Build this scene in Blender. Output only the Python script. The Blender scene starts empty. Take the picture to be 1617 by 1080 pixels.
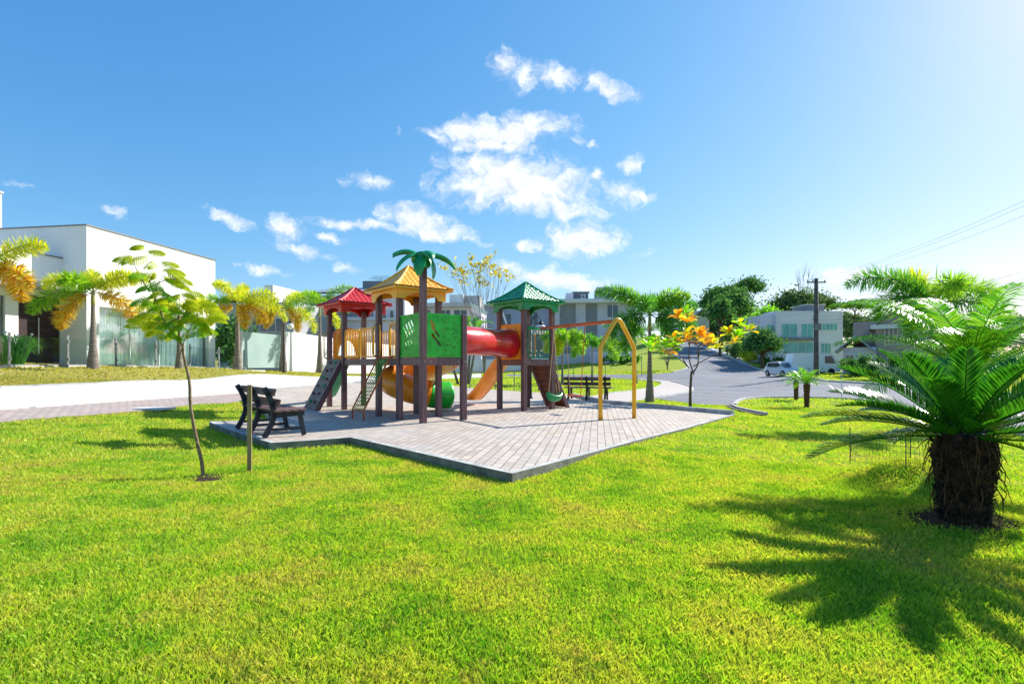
import bpy, bmesh, math, random
import numpy as np
from mathutils import Vector, Matrix, noise
from mathutils.geometry import tessellate_polygon
random.seed(7); RNG = np.random.default_rng(7)
R = math.radians
col = bpy.context.scene.collection
scene = bpy.context.scene

# ------------------------------------------------------------------ camera
F = 851.0; CX = 808.5; HZ = 577.0; EYE = 1.25
cd = bpy.data.cameras.new('camera'); cam = bpy.data.objects.new('camera', cd); col.objects.link(cam)
cam.location = (0, 0, EYE); cam.rotation_euler = (R(90), 0, 0)
cd.sensor_width = 36; cd.lens = F / 1617 * 36; cd.shift_y = (HZ - 540) / 1617
cd.clip_start = 0.05; cd.clip_end = 5000
scene.camera = cam
scene.view_settings.view_transform = 'Standard'; scene.view_settings.look = 'None'
scene.view_settings.exposure = 0.80; scene.view_settings.gamma = 1

# ------------------------------------------------------------------ sun and sky
SUN_AZ = 53.0; SUN_EL = 34.0                      # azimuth clockwise from +Y
sd = bpy.data.lights.new('sun', 'SUN'); sd.energy = 4.8; sd.angle = R(0.5); sd.color = (1, .95, .86)
sun = bpy.data.objects.new('sun', sd); col.objects.link(sun)
sv = Vector((math.sin(R(SUN_AZ)) * math.cos(R(SUN_EL)), math.cos(R(SUN_AZ)) * math.cos(R(SUN_EL)), math.sin(R(SUN_EL))))
sun.rotation_euler = sv.to_track_quat('Z', 'Y').to_euler(); sun.location = sv * 60

w = bpy.data.worlds.new("World"); scene.world = w; w.use_nodes = True
nt = w.node_tree; nt.nodes.clear(); L = nt.links.new
def N(t, **k):
    n = nt.nodes.new(t)
    for a, b in k.items(): setattr(n, a, b)
    return n
def wmath(op, a, b=None, c=None):
    n = N('ShaderNodeMath', operation=op)
    for i, v in enumerate((a, b, c)):
        if v is None: continue
        if isinstance(v, (int, float)): n.inputs[i].default_value = v
        else: L(v, n.inputs[i])
    return n.outputs[0]
sky = N('ShaderNodeTexSky'); sky.sky_type = 'NISHITA'; sky.sun_disc = False
sky.sun_elevation = R(SUN_EL); sky.sun_rotation = R(SUN_AZ); sky.altitude = 30
sky.air_density = 1.0; sky.dust_density = 0.35; sky.ozone_density = 2.2
tc = N('ShaderNodeTexCoord'); sp = N('ShaderNodeSeparateXYZ'); L(tc.outputs['Generated'], sp.inputs[0])
yy = wmath('MAXIMUM', sp.outputs[1], 0.02)
cu = wmath('DIVIDE', sp.outputs[0], yy); cv = wmath('DIVIDE', sp.outputs[2], yy)
cmb = N('ShaderNodeCombineXYZ'); L(cu, cmb.inputs[0]); L(cv, cmb.inputs[1])
nz = N('ShaderNodeTexNoise'); nz.inputs['Scale'].default_value = 13; nz.inputs['Detail'].default_value = 6; nz.inputs['Roughness'].default_value = .6
L(cmb.outputs[0], nz.inputs['Vector'])
sb = N('ShaderNodeVectorMath', operation='SUBTRACT'); L(nz.outputs['Color'], sb.inputs[0]); sb.inputs[1].default_value = (.5, .5, .5)
sc_ = N('ShaderNodeVectorMath', operation='MULTIPLY'); L(sb.outputs[0], sc_.inputs[0]); sc_.inputs[1].default_value = (.10, .065, 0)
ad = N('ShaderNodeVectorMath', operation='ADD'); L(cmb.outputs[0], ad.inputs[0]); L(sc_.outputs[0], ad.inputs[1])
warped = ad.outputs[0]
CL = [(800,98,24,22,35,.75),(832,125,22,28,0,.6),(872,122,34,17,10,.85),(960,136,46,15,22,.9),(795,208,98,25,-3,1),(770,230,70,12,3,.9),(688,218,26,9,18,.6),
 (818,290,118,40,4,1.1),(760,262,70,16,10,.7),(850,320,85,22,8,1),(660,345,60,22,10,.85),(690,362,55,14,6,.8),(640,328,24,12,35,.6),(918,378,62,26,0,.95),(832,385,26,10,-5,.75),
 (985,302,52,20,15,.6),(1020,312,24,10,5,.8),(1003,261,17,13,10,.7),(948,273,14,9,0,.7),(582,287,38,11,5,.62),(447,357,32,21,10,.75),
 (358,344,42,11,22,.65),(562,352,72,9,10,.68),(475,392,52,10,14,.6),(410,427,44,9,6,.55),(524,371,24,8,14,.55),(180,333,17,7,24,.5),(36,296,20,5,10,.4),
 (875,440,92,15,7,.95),(800,428,40,12,0,.6),(550,424,20,8,14,.5),(870,420,17,9,0,.6),(1352,437,62,16,-4,.9),(1568,442,66,14,0,.95),(1440,470,120,18,0,.55),(1022,398,22,12,-30,.35),
 (910,222,20,8,0,.35),(1240,455,90,14,0,.3),(700,262,26,8,5,.45),(750,376,30,7,12,.5),(940,225,10,5,0,.4),(630,205,8,6,30,.25),
 (-300,300,120,20,5,.7),(-420,150,90,22,10,.8),(2000,380,140,26,-3,.9),(2150,200,120,30,5,.7)]
acc = None
for (px, py, a, b, rot, s) in CL:
    m = N('ShaderNodeMapping', vector_type='TEXTURE')
    m.inputs['Location'].default_value = ((px - CX) / F, (HZ - py) / F, 0)
    m.inputs['Rotation'].default_value = (0, 0, R(-rot)); m.inputs['Scale'].default_value = (a * 1.5 / F, b * 1.5 / F, 1)
    L(warped, m.inputs['Vector'])
    ln = N('ShaderNodeVectorMath', operation='LENGTH'); L(m.outputs[0], ln.inputs[0])
    v = wmath('MULTIPLY_ADD', ln.outputs['Value'], -s, s)
    acc = v if acc is None else wmath('MAXIMUM', acc, v)
acc = wmath('MAXIMUM', acc, 0)
nz2 = N('ShaderNodeTexNoise'); nz2.inputs['Scale'].default_value = 26; nz2.inputs['Detail'].default_value = 9; nz2.inputs['Roughness'].default_value = .66
L(warped, nz2.inputs['Vector'])
det = wmath('MULTIPLY_ADD', nz2.outputs['Fac'], 1.7, -.80)
dens = wmath('ADD', acc, wmath('MULTIPLY', det, wmath('MINIMUM', wmath('MULTIPLY', acc, 5), 1)))
mr = N('ShaderNodeMapRange', interpolation_type='SMOOTHSTEP'); L(dens, mr.inputs[0])
mr.inputs[1].default_value = .08; mr.inputs[2].default_value = .88; mr.inputs[4].default_value = .97
fm = wmath('MULTIPLY', mr.outputs[0], wmath('GREATER_THAN', sp.outputs[1], 0.05))
# cloud brightness: a little greyer where thickest, on the lower side
mrb = N('ShaderNodeMapRange'); L(nz2.outputs['Fac'], mrb.inputs[0]); mrb.inputs[1].default_value = .3; mrb.inputs[2].default_value = .7; mrb.inputs[3].default_value = .74; mrb.inputs[4].default_value = 1.0
cb = N('ShaderNodeVectorMath', operation='SCALE'); cb.inputs[0].default_value = (5.5, 5.75, 6.1); L(mrb.outputs[0], cb.inputs['Scale'])
mx = N('ShaderNodeMix', data_type='RGBA'); L(fm, mx.inputs[0])
# slightly richer blue: the air of the place
sr = N('ShaderNodeSeparateColor'); L(sky.outputs[0], sr.inputs[0]); cr_ = N('ShaderNodeCombineColor')
for i, (k_, e_) in enumerate(((.40, 1.24), (1.0, .76), (1.98, .49))): L(wmath('MULTIPLY', wmath('POWER', sr.outputs[i], e_), k_), cr_.inputs[i])
L(cr_.outputs[0], mx.inputs[6]); L(cb.outputs[0], mx.inputs[7])
bg = N('ShaderNodeBackground'); bg.inputs['Strength'].default_value = .122; L(mx.outputs[2], bg.inputs['Color'])
wo = N('ShaderNodeOutputWorld'); L(bg.outputs[0], wo.inputs['Surface'])

# ------------------------------------------------------------------ materials
def hexc(h):
    h = h.lstrip('#'); c = [int(h[i:i+2], 16) / 255 for i in (0, 2, 4)]
    return tuple(((x / 12.92) if x <= .04045 else ((x + .055) / 1.055) ** 2.4) for x in c) + (1,)
MATS = {}
def base_mat(name):
    m = bpy.data.materials.new(name); m.use_nodes = True; t = m.node_tree; t.nodes.clear()
    return m, t
def nn(t, ty, **k):
    n = t.nodes.new(ty)
    for a, b in k.items(): setattr(n, a, b)
    return n
def ramp(t, fac, stops):
    r = nn(t, 'ShaderNodeValToRGB'); t.links.new(fac, r.inputs[0]); e = r.color_ramp.elements
    while len(e) < len(stops): e.new(.5)
    for i, (p, c) in enumerate(stops): e[i].position = p; e[i].color = c
    return r.outputs[0]
def mat(name, c1, c2=None, rough=.6, scale=4, detail=6, bump=0, bscale=None, metal=0, coat=0, coords='Object', stretch=(1,1,1), spec=.4, p=(.35,.65)):
    if name in MATS: return MATS[name]
    m, t = base_mat(name); c1 = hexc(c1); c2 = hexc(c2) if c2 else tuple(x * .82 for x in c1[:3]) + (1,)
    tcx = nn(t, 'ShaderNodeTexCoord'); mp = nn(t, 'ShaderNodeMapping'); mp.inputs['Scale'].default_value = stretch
    t.links.new(tcx.outputs[coords], mp.inputs[0])
    n1 = nn(t, 'ShaderNodeTexNoise'); n1.inputs['Scale'].default_value = scale; n1.inputs['Detail'].default_value = detail; n1.inputs['Roughness'].default_value = .6
    t.links.new(mp.outputs[0], n1.inputs['Vector'])
    c = ramp(t, n1.outputs['Fac'], [(p[0], c1), (p[1], c2)])
    b = nn(t, 'ShaderNodeBsdfPrincipled'); t.links.new(c, b.inputs['Base Color'])
    rv = nn(t, 'ShaderNodeMath', operation='MULTIPLY_ADD'); t.links.new(n1.outputs['Fac'], rv.inputs[0]); rv.inputs[1].default_value = .35; rv.inputs[2].default_value = rough - .15; rv.use_clamp = True
    if rough > .12: t.links.new(rv.outputs[0], b.inputs['Roughness'])
    else: b.inputs['Roughness'].default_value = rough
    b.inputs['Metallic'].default_value = metal; b.inputs['Coat Weight'].default_value = coat; b.inputs['Specular IOR Level'].default_value = spec
    if bump:
        n2 = nn(t, 'ShaderNodeTexNoise'); n2.inputs['Scale'].default_value = bscale or scale * 6; n2.inputs['Detail'].default_value = 8
        t.links.new(mp.outputs[0], n2.inputs['Vector'])
        bp = nn(t, 'ShaderNodeBump'); bp.inputs['Strength'].default_value = bump; bp.inputs['Distance'].default_value = .02
        t.links.new(n2.outputs['Fac'], bp.inputs['Height']); t.links.new(bp.outputs[0], b.inputs['Normal'])
    o = nn(t, 'ShaderNodeOutputMaterial'); t.links.new(b.outputs[0], o.inputs[0]); MATS[name] = m; return m
def leafmat(name, cols, trans=.45, rough=.45, spec=.5):
    """leaf: colour picked per leaf (island) from a ramp, light passes through"""
    if name in MATS: return MATS[name]
    m, t = base_mat(name); g = nn(t, 'ShaderNodeNewGeometry')
    k = len(cols); c = ramp(t, g.outputs['Random Per Island'], [(i / max(1, k - 1), hexc(x)) for i, x in enumerate(cols)])
    b = nn(t, 'ShaderNodeBsdfPrincipled'); b.inputs['Roughness'].default_value = rough; b.inputs['Specular IOR Level'].default_value = spec
    t.links.new(c, b.inputs['Base Color'])
    tr = nn(t, 'ShaderNodeBsdfTranslucent'); t.links.new(c, tr.inputs[0])
    gm = nn(t, 'ShaderNodeMixRGB', blend_type='MULTIPLY'); gm.inputs[0].default_value = 1; t.links.new(c, gm.inputs[1]); gm.inputs[2].default_value = (1.5, 1.5, .7, 1); t.links.new(gm.outputs[0], tr.inputs[0])
    x = nn(t, 'ShaderNodeMixShader'); x.inputs[0].default_value = trans; t.links.new(b.outputs[0], x.inputs[1]); t.links.new(tr.outputs[0], x.inputs[2])
    o = nn(t, 'ShaderNodeOutputMaterial'); t.links.new(x.outputs[0], o.inputs[0]); MATS[name] = m; return m
def glassmat(name, tint, refl=.35, alpha=.6):
    if name in MATS: return MATS[name]
    m, t = base_mat(name)
    tr = nn(t, 'ShaderNodeBsdfTransparent'); tr.inputs[0].default_value = hexc(tint)
    gl = nn(t, 'ShaderNodeBsdfGlossy'); gl.inputs['Roughness'].default_value = .03; gl.inputs[0].default_value = (.9, .95, .95, 1)
    fr = nn(t, 'ShaderNodeLayerWeight'); fr.inputs[0].default_value = .12
    ma = nn(t, 'ShaderNodeMath', operation='MULTIPLY_ADD'); t.links.new(fr.outputs[0], ma.inputs[0]); ma.inputs[1].default_value = 1; ma.inputs[2].default_value = refl
    x = nn(t, 'ShaderNodeMixShader'); t.links.new(ma.outputs[0], x.inputs[0]); t.links.new(tr.outputs[0], x.inputs[1]); t.links.new(gl.outputs[0], x.inputs[2])
    o = nn(t, 'ShaderNodeOutputMaterial'); t.links.new(x.outputs[0], o.inputs[0]); MATS[name] = m; return m
def brickmat(name, c1, c2, mortar, sx, sy, rot=0, offset=.5, bump=.5, msize=.02, stain='#8a8580'):
    m, t = base_mat(name)
    tcx = nn(t, 'ShaderNodeTexCoord'); mp = nn(t, 'ShaderNodeMapping'); mp.inputs['Rotation'].default_value = (0, 0, rot)
    t.links.new(tcx.outputs['Object'], mp.inputs[0])
    b = nn(t, 'ShaderNodeTexBrick'); t.links.new(mp.outputs[0], b.inputs[0]); b.offset = offset
    b.inputs['Color1'].default_value = hexc(c1); b.inputs['Color2'].default_value = hexc(c2); b.inputs['Mortar'].default_value = hexc(mortar)
    b.inputs['Scale'].default_value = 1; b.inputs['Brick Width'].default_value = sx; b.inputs['Row Height'].default_value = sy; b.inputs['Mortar Size'].default_value = msize; b.inputs['Mortar Smooth'].default_value = .3
    n1 = nn(t, 'ShaderNodeTexNoise'); n1.inputs['Scale'].default_value = .9; n1.inputs['Detail'].default_value = 8; t.links.new(mp.outputs[0], n1.inputs['Vector'])
    f = nn(t, 'ShaderNodeMapRange'); t.links.new(n1.outputs['Fac'], f.inputs[0]); f.inputs[1].default_value = .45; f.inputs[2].default_value = .75; f.inputs[4].default_value = .45
    x = nn(t, 'ShaderNodeMixRGB'); t.links.new(f.outputs[0], x.inputs[0]); t.links.new(b.outputs[0], x.inputs[1]); x.inputs[2].default_value = hexc(stain)
    n3 = nn(t, 'ShaderNodeTexNoise'); n3.inputs['Scale'].default_value = 60; n3.inputs['Detail'].default_value = 4; t.links.new(mp.outputs[0], n3.inputs['Vector'])
    f3 = nn(t, 'ShaderNodeMapRange'); t.links.new(n3.outputs['Fac'], f3.inputs[0]); f3.inputs[1].default_value = .3; f3.inputs[2].default_value = .7; f3.inputs[3].default_value = .8; f3.inputs[4].default_value = 1.1
    mu = nn(t, 'ShaderNodeVectorMath', operation='SCALE'); t.links.new(x.outputs[0], mu.inputs[0]); t.links.new(f3.outputs[0], mu.inputs['Scale'])
    p = nn(t, 'ShaderNodeBsdfPrincipled'); p.inputs['Roughness'].default_value = .85; t.links.new(mu.outputs[0], p.inputs['Base Color'])
    bp = nn(t, 'ShaderNodeBump'); bp.inputs['Strength'].default_value = bump; bp.inputs['Distance'].default_value = .01; bp.invert = True
    t.links.new(b.outputs['Fac'], bp.inputs['Height']); t.links.new(bp.outputs[0], p.inputs['Normal'])
    o = nn(t, 'ShaderNodeOutputMaterial'); t.links.new(p.outputs[0], o.inputs[0]); return m

# ------------------------------------------------------------------ mesh building
class MB:
    def __init__(s): s.v = []; s.f = []; s.mi = []; s.cur = 0; s.V = []; s.Fq = []; s.mat = None
    def add(s, vs, fs):
        o = len(s.v); s.v.extend([tuple(v) for v in vs]); s.f.extend([tuple(i + o for i in f) for f in fs]); s.mi.extend([s.cur] * len(fs)); return s
    def box(s, c, d, rz=0):
        x, y, z = d[0] / 2, d[1] / 2, d[2] / 2; ca, sa = math.cos(rz), math.sin(rz)
        vs = [(c[0] + a * x * ca - b * y * sa, c[1] + a * x * sa + b * y * ca, c[2] + e * z) for e in (-1, 1) for a, b in ((-1,-1),(1,-1),(1,1),(-1,1))]
        return s.add(vs, [(3,2,1,0),(4,5,6,7),(0,1,5,4),(1,2,6,5),(2,3,7,6),(3,0,4,7)])
    def b2(s, x0, x1, y0, y1, z0, z1): return s.box(((x0+x1)/2, (y0+y1)/2, (z0+z1)/2), (abs(x1-x0), abs(y1-y0), abs(z1-z0)))
    def beam(s, p0, p1, wd, h, up=(0,0,1)):
        p0 = Vector(p0); p1 = Vector(p1); d = (p1 - p0).normalized(); u = Vector(up); r = d.cross(u)
        if r.length < 1e-4: r = d.cross(Vector((1,0,0)))
        r.normalize(); u = r.cross(d); vs = []
        for p in (p0, p1):
            for a, b in ((-1,-1),(1,-1),(1,1),(-1,1)): vs.append(p + r * a * wd / 2 + u * b * h / 2)
        return s.add(vs, [(3,2,1,0),(4,5,6,7),(0,1,5,4),(1,2,6,5),(2,3,7,6),(3,0,4,7)])
    def tube(s, pts, r, n=8, caps=True):
        pts = [Vector(p) for p in pts]; k = len(pts); rs = r if isinstance(r, (list, tuple)) else [r] * k
        vs = []; fs = []; pr = None
        for i, p in enumerate(pts):
            d = (pts[min(i+1, k-1)] - pts[max(i-1, 0)]).normalized()
            if pr is None:
                pr = d.cross(Vector((0,0,1)));
                if pr.length < .05: pr = d.cross(Vector((1,0,0)))
            pr = (pr - d * pr.dot(d)).normalized(); q = d.cross(pr)
            for j in range(n):
                a = 2 * math.pi * j / n; vs.append(p + (pr * math.cos(a) + q * math.sin(a)) * rs[i])
        for i in range(k - 1):
            for j in range(n): fs.append((i*n+j, i*n+(j+1)%n, (i+1)*n+(j+1)%n, (i+1)*n+j))
        if caps: fs.append(tuple(range(n))[::-1]); fs.append(tuple((k-1)*n + j for j in range(n)))
        return s.add(vs, fs)
    def lathe(s, prof, c=(0,0,0), n=16):
        vs = []; fs = []
        for (r, z) in prof:
            for j in range(n): a = 2*math.pi*j/n; vs.append((c[0]+r*math.cos(a), c[1]+r*math.sin(a), c[2]+z))
        for i in range(len(prof)-1):
            for j in range(n): fs.append((i*n+j, i*n+(j+1)%n, (i+1)*n+(j+1)%n, (i+1)*n+j))
        fs.append(tuple(range(n))[::-1]); fs.append(tuple((len(prof)-1)*n+j for j in range(n)))
        return s.add(vs, fs)
    def sphere(s, c, r, n=12):
        rr = r if isinstance(r, (tuple, list)) else (r, r, r); vs = []; fs = []; m = n // 2
        for i in range(m + 1):
            th = math.pi * i / m
            for j in range(n): a = 2*math.pi*j/n; vs.append((c[0]+rr[0]*math.sin(th)*math.cos(a), c[1]+rr[1]*math.sin(th)*math.sin(a), c[2]+rr[2]*math.cos(th)))
        for i in range(m):
            for j in range(n): fs.append((i*n+j, (i+1)*n+j, (i+1)*n+(j+1)%n, i*n+(j+1)%n))
        return s.add(vs, fs)
    def plate(s, o, ux, uy, poly, holes=(), th=.02):
        o = Vector(o); ux = Vector(ux); uy = Vector(uy); nn_ = ux.cross(uy).normalized()
        loops = [poly] + list(holes); flat = [p for l in loops for p in l]; k = len(flat)
        tris = tessellate_polygon([[Vector((p[0], p[1], 0)) for p in l] for l in loops])
        P = [o + ux * p[0] + uy * p[1] for p in flat]
        vs = [p + nn_ * th / 2 for p in P] + [p - nn_ * th / 2 for p in P]
        fs = []
        for t in tris:
            a, b, c = [Vector((flat[i][0], flat[i][1], 0)) for i in t]
            if (b - a).cross(c - a).z < 0: t = t[::-1]
            fs.append(tuple(t)); fs.append(tuple(i + k for i in t[::-1]))
        st = 0
        for l in loops:
            m = len(l)
            for i in range(m): a = st + i; b = st + (i+1) % m; fs.append((a, b, b + k, a + k))
            st += m
        return s.add(vs, fs)
    def grid(s, rows):
        n = len(rows[0]); vs = [p for r in rows for p in r]
        return s.add(vs, [(i*n+j, i*n+j+1, (i+1)*n+j+1, (i+1)*n+j) for i in range(len(rows)-1) for j in range(n-1)])
    def build(s, name, m=None, parent=None, smooth=False, bevel=0, loc=None, rz=0):
        me = bpy.data.meshes.new(name); me.from_pydata([tuple(v) for v in s.v], [], s.f); me.validate(clean_customdata=False)
        for x in (m if isinstance(m, (list, tuple)) else [m]): me.materials.append(x)
        if isinstance(m, (list, tuple)) and len(me.polygons) == len(s.mi): me.polygons.foreach_set('material_index', s.mi)
        o = bpy.data.objects.new(name, me); col.objects.link(o)
        if parent: o.parent = parent
        if loc is not None: o.location = loc
        o.rotation_euler[2] = rz
        if smooth: me.polygons.foreach_set('use_smooth', [True] * len(me.polygons))
        if bevel:
            b = o.modifiers.new('bevel', 'BEVEL'); b.width = bevel; b.segments = 2; b.limit_method = 'ANGLE'; b.angle_limit = R(40)
        return o
def thing(name, label, cat, loc=(0,0,0), rz=0, group=None):
    o = bpy.data.objects.new(name, None); col.objects.link(o); o.location = loc; o.rotation_euler = (0, 0, rz); o.empty_display_size = .2
    o['label'] = label; o['category'] = cat
    if group: o['group'] = group
    return o
def tag(o, label, cat, group=None):
    o['label'] = label; o['category'] = cat
    if group: o['group'] = group
    return o
def struct(o, kind='structure'): o['kind'] = kind; return o
def copy_tree(o, parent=None):
    c = o.copy(); col.objects.link(c)
    if parent: c.parent = parent
    for ch in o.children: copy_tree(ch, c)
    return c

# ------------------------------------------------------------------ terrain
def W(px, py, Y): return Vector(((px - CX) / F * Y, Y, EYE - (py - HZ) * Y / F))
CP = []
def c(px, py, z, off=0):                      # photo ray at a height
    Y = F * (EYE - z) / (py - HZ); CP.append(((px - CX) / F * Y, Y, z + off))
def cy(px, py, Y, off=0): p = W(px, py, Y); CP.append((p.x, p.y, p.z + off))
SL = -.12
for q in ((668,668,0),(808,747,0),(555,690,0),(431,698,0),(334,667,.0),(735,664,0),(598,656,0),(942,663,-.02),(1154,655,-.1),(959,637,-.04),(1000,690,-.03),(824,652,0),(600,705,0),(900,645,0),(541,645,.03)): c(*q, off=SL)
c(519,641,.05,SL); c(640,627,.06,SL); c(760,620,.03,SL); c(880,622,-.02,-.06)
for q in ((0,668,.2),(300,640,.15),(0,648,.3),(300,627,.25),(150,668,.12),(322,750,-.1),(392,742,-.1),(0,760,.05),(0,1080,-.02),(300,1080,-.1),(808,1080,-.13),(1300,1080,-.17),(1617,1080,-.2),
          (808,850,-.13),(560,760,-.12),(1000,800,-.15),(1200,760,-.2),(1525,815,-.17),(1617,815,-.2),(1350,850,-.18),(1300,700,-.3),(1450,740,-.26),
          (1090,645,-.28),(1026,636,-.25),(1160,640,-.4),(1274,645,-.42),(1257,632,-.45),(1617,695,-.35),(1450,650,-.42),(1100,620,-.5),(1200,612,-.45),(1150,600,-.38),(1060,618,-.38),(1045,603,-.3),(960,610,-.1),(860,606,.0),(1400,620,-.4),(1617,650,-.35)): c(*q)
cy(0,612,15.9); cy(500,597,31); cy(300,602,22.5); cy(560,595,40)
for q in ((147,585,21.3),(282,583,25.6),(375,586,29.9),(447,588,34.2),(505,589.5,38.8)): cy(*q)
for q in ((-40,577,19.0),(0,579,18.9),(180,579,21.6),(340,580,26),(480,588,37),(200,578,30),(60,577,26),(-300,577,30),(400,586,45)): cy(*q)
for q in ((1236,596,57.5),(1120,590,60),(1110,575,76),(1105,560,96),(1095,545,125),(1085,531,160),(1000,597,61),(1000,588,66),(1000,572,78),(900,590,66),(900,575,80),(800,592,66),(740,590,70),(640,589,60),(640,588,90),(760,588,110),
          (1180,574,76),(1215,580,78),(1300,588,60),(1300,592,50),(1400,595,45),(1500,600,38),(1350,590,70),(1617,620,30),(1200,548,110),(1140,545,112),(1050,560,90),(1060,545,118),(1600,590,60),(1500,585,80),(1000,560,130),(1000,535,220),(1150,520,220),(1300,560,160),(700,575,200),(450,575,200),(1600,565,200)): cy(*q)
for az in range(-180, 180, 20):
    for r, z in ((.8, -.13), (2, -.13), (600, 12 if -60 < az < 70 else 2), (1600, 10)):
        CP.append((r*math.sin(R(az)), r*math.cos(R(az)), z))
    if abs(az) > 65:
        for r, z in ((8, .05 if az < 0 else -.3), (20, .5 if az < 0 else -.5), (60, 1 if az < 0 else 0)): CP.append((r*math.sin(R(az)), r*math.cos(R(az)), z))
CPA = np.array(CP)
def warp(x, y):
    r = np.sqrt(x*x + y*y) + 1e-6; a = np.arctan2(x, y); return np.stack([a * 1.6, np.log(r) * 1.3], -1)
def tps(d): return np.where(d > 1e-9, d * d * np.log(d + 1e-12), 0)
_X = warp(CPA[:,0], CPA[:,1]); _n = len(_X)
_K = tps(np.linalg.norm(_X[:,None] - _X[None], axis=-1)) + np.eye(_n) * .012
_P = np.c_[np.ones(_n), _X]; _M = np.block([[_K, _P], [_P.T, np.zeros((3,3))]])
_S = np.linalg.lstsq(_M, np.r_[CPA[:,2], np.zeros(3)], rcond=None)[0]
MOUND = (0, 0)
def Gn(x, y):
    x = np.atleast_1d(np.asarray(x, float)); y = np.atleast_1d(np.asarray(y, float)); out = np.empty(x.shape)
    X = warp(x, y)
    for i in range(0, len(x), 20000):
        q = X[i:i+20000]; out[i:i+20000] = tps(np.linalg.norm(q[:,None] - _X[None], axis=-1)) @ _S[:_n] + _S[_n] + q @ _S[_n+1:]
    out += .28 * np.exp(-((x - 5.0)**2 + (y - 6.75)**2) / .28)          # low mound behind the cycad
    out += .05 * np.exp(-((x - 4.2)**2 + (y - 5.0)**2) / .2)
    return out
def GL(x, y):                                  # lawn surface: heaped up against the right-hand kerb of the paving
    ax, ay, bx, by = .35, 6.8, 6.4, 14.9; L2_ = (bx-ax)**2 + (by-ay)**2
    t = np.clip(((x-ax)*(bx-ax) + (y-ay)*(by-ay)) / L2_, 0, 1); d = np.hypot(x-ax-t*(bx-ax), y-ay-t*(by-ay))
    return Gn(x, y) + .075 * np.exp(-(d/.75)**2) * np.clip(t*6, 0, 1)
def G(x, y): return float(Gn(x, y)[0])
def U(px, py, off=0):                          # photo ray down to the terrain
    dx = (px - CX) / F; dz = -(py - HZ) / F
    Y = np.exp(np.linspace(math.log(1.5), math.log(260), 500)); g = Gn(dx * Y, Y) + off; z = EYE + dz * Y
    k = np.argmax(z < g)
    if k == 0: k = len(Y) - 1
    a, b = z[k-1] - g[k-1], z[k] - g[k]; t = a / (a - b) if a != b else 0; y = Y[k-1] + (Y[k] - Y[k-1]) * t
    return Vector((dx * y, y, float(Gn(dx * y, y)[0])))
def resample(pts, step):
    out = [Vector(pts[0])]
    for a, b in zip(pts[:-1], pts[1:]):
        a = Vector(a); b = Vector(b); k = max(1, int((b - a).length / step))
        for i in range(1, k + 1): out.append(a.lerp(b, i / k))
    return out
def smooth_line(pts, it=2):
    pts = [Vector((p[0], p[1], 0)) for p in pts]
    for _ in range(it):
        q = [pts[0]]
        for a, b in zip(pts[:-1], pts[1:]): q += [a.lerp(b, .25), a.lerp(b, .75)]
        q.append(pts[-1]); pts = q
    return pts
def sheet(name, poly, m, off, step=1.0, skirt=0):
    bm = bmesh.new(); vs = [bm.verts.new((p[0], p[1], 0)) for p in poly]; bm.faces.new(vs)
    for ax in (0, 1):
        lo = min(p[ax] for p in poly); hi = max(p[ax] for p in poly); t = lo + step * .5
        while t < hi:
            nrm = (1,0,0) if ax == 0 else (0,1,0); co = (t,0,0) if ax == 0 else (0,t,0)
            bmesh.ops.bisect_plane(bm, geom=bm.verts[:] + bm.edges[:] + bm.faces[:], plane_co=co, plane_no=nrm)
            t += step
    bmesh.ops.triangulate(bm, faces=bm.faces[:])
    bm.verts.ensure_lookup_table(); A = np.array([v.co[:] for v in bm.verts]); g = Gn(A[:,0], A[:,1])
    for v, z in zip(bm.verts, g): v.co.z = z + off
    bmesh.ops.recalc_face_normals(bm, faces=bm.faces[:])
    if bm.faces[0].normal.z < 0: bmesh.ops.reverse_faces(bm, faces=bm.faces[:])
    if skirt:
        be = [e for e in bm.edges if len(e.link_faces) == 1]
        r = bmesh.ops.extrude_edge_only(bm, edges=be)
        for v in [x for x in r['geom'] if isinstance(x, bmesh.types.BMVert)]: v.co.z -= skirt
        bmesh.ops.recalc_face_normals(bm, faces=bm.faces[:])
    me = bpy.data.meshes.new(name); bm.to_mesh(me); bm.free(); me.materials.append(m)
    o = bpy.data.objects.new(name, me); col.objects.link(o); return struct(o)
def kerb(name, pts, wd, h, m, base=-.06, step=.6, side=0):
    pts = [Vector((p[0], p[1], 0)) for p in pts]; pts = resample(pts, step); k = len(pts); mb = MB()
    A = np.array([p[:] for p in pts]); vs = []
    for i, p in enumerate(pts):
        d = (pts[min(i+1,k-1)] - pts[max(i-1,0)]).normalized(); r = Vector((d.y, -d.x, 0))
        for s_ in (side - 1, side + 1):
            q = p + r * wd / 2 * s_; g = G(q.x, q.y)
            vs += [(q.x, q.y, g + base), (q.x, q.y, g + h)]
    fs = []
    for i in range(k - 1):
        a = i * 4; b = a + 4
        fs += [(a, b, b+1, a+1), (a+1, b+1, b+3, a+3), (a+3, b+3, b+2, a+2)]
    fs += [(0,1,3,2), ((k-1)*4, (k-1)*4+2, (k-1)*4+3, (k-1)*4+1)]
    mb.add(vs, fs); side_ = isinstance(m, (list, tuple))
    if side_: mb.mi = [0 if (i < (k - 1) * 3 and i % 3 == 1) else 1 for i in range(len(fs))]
    return struct(mb.build(name, m))
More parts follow.
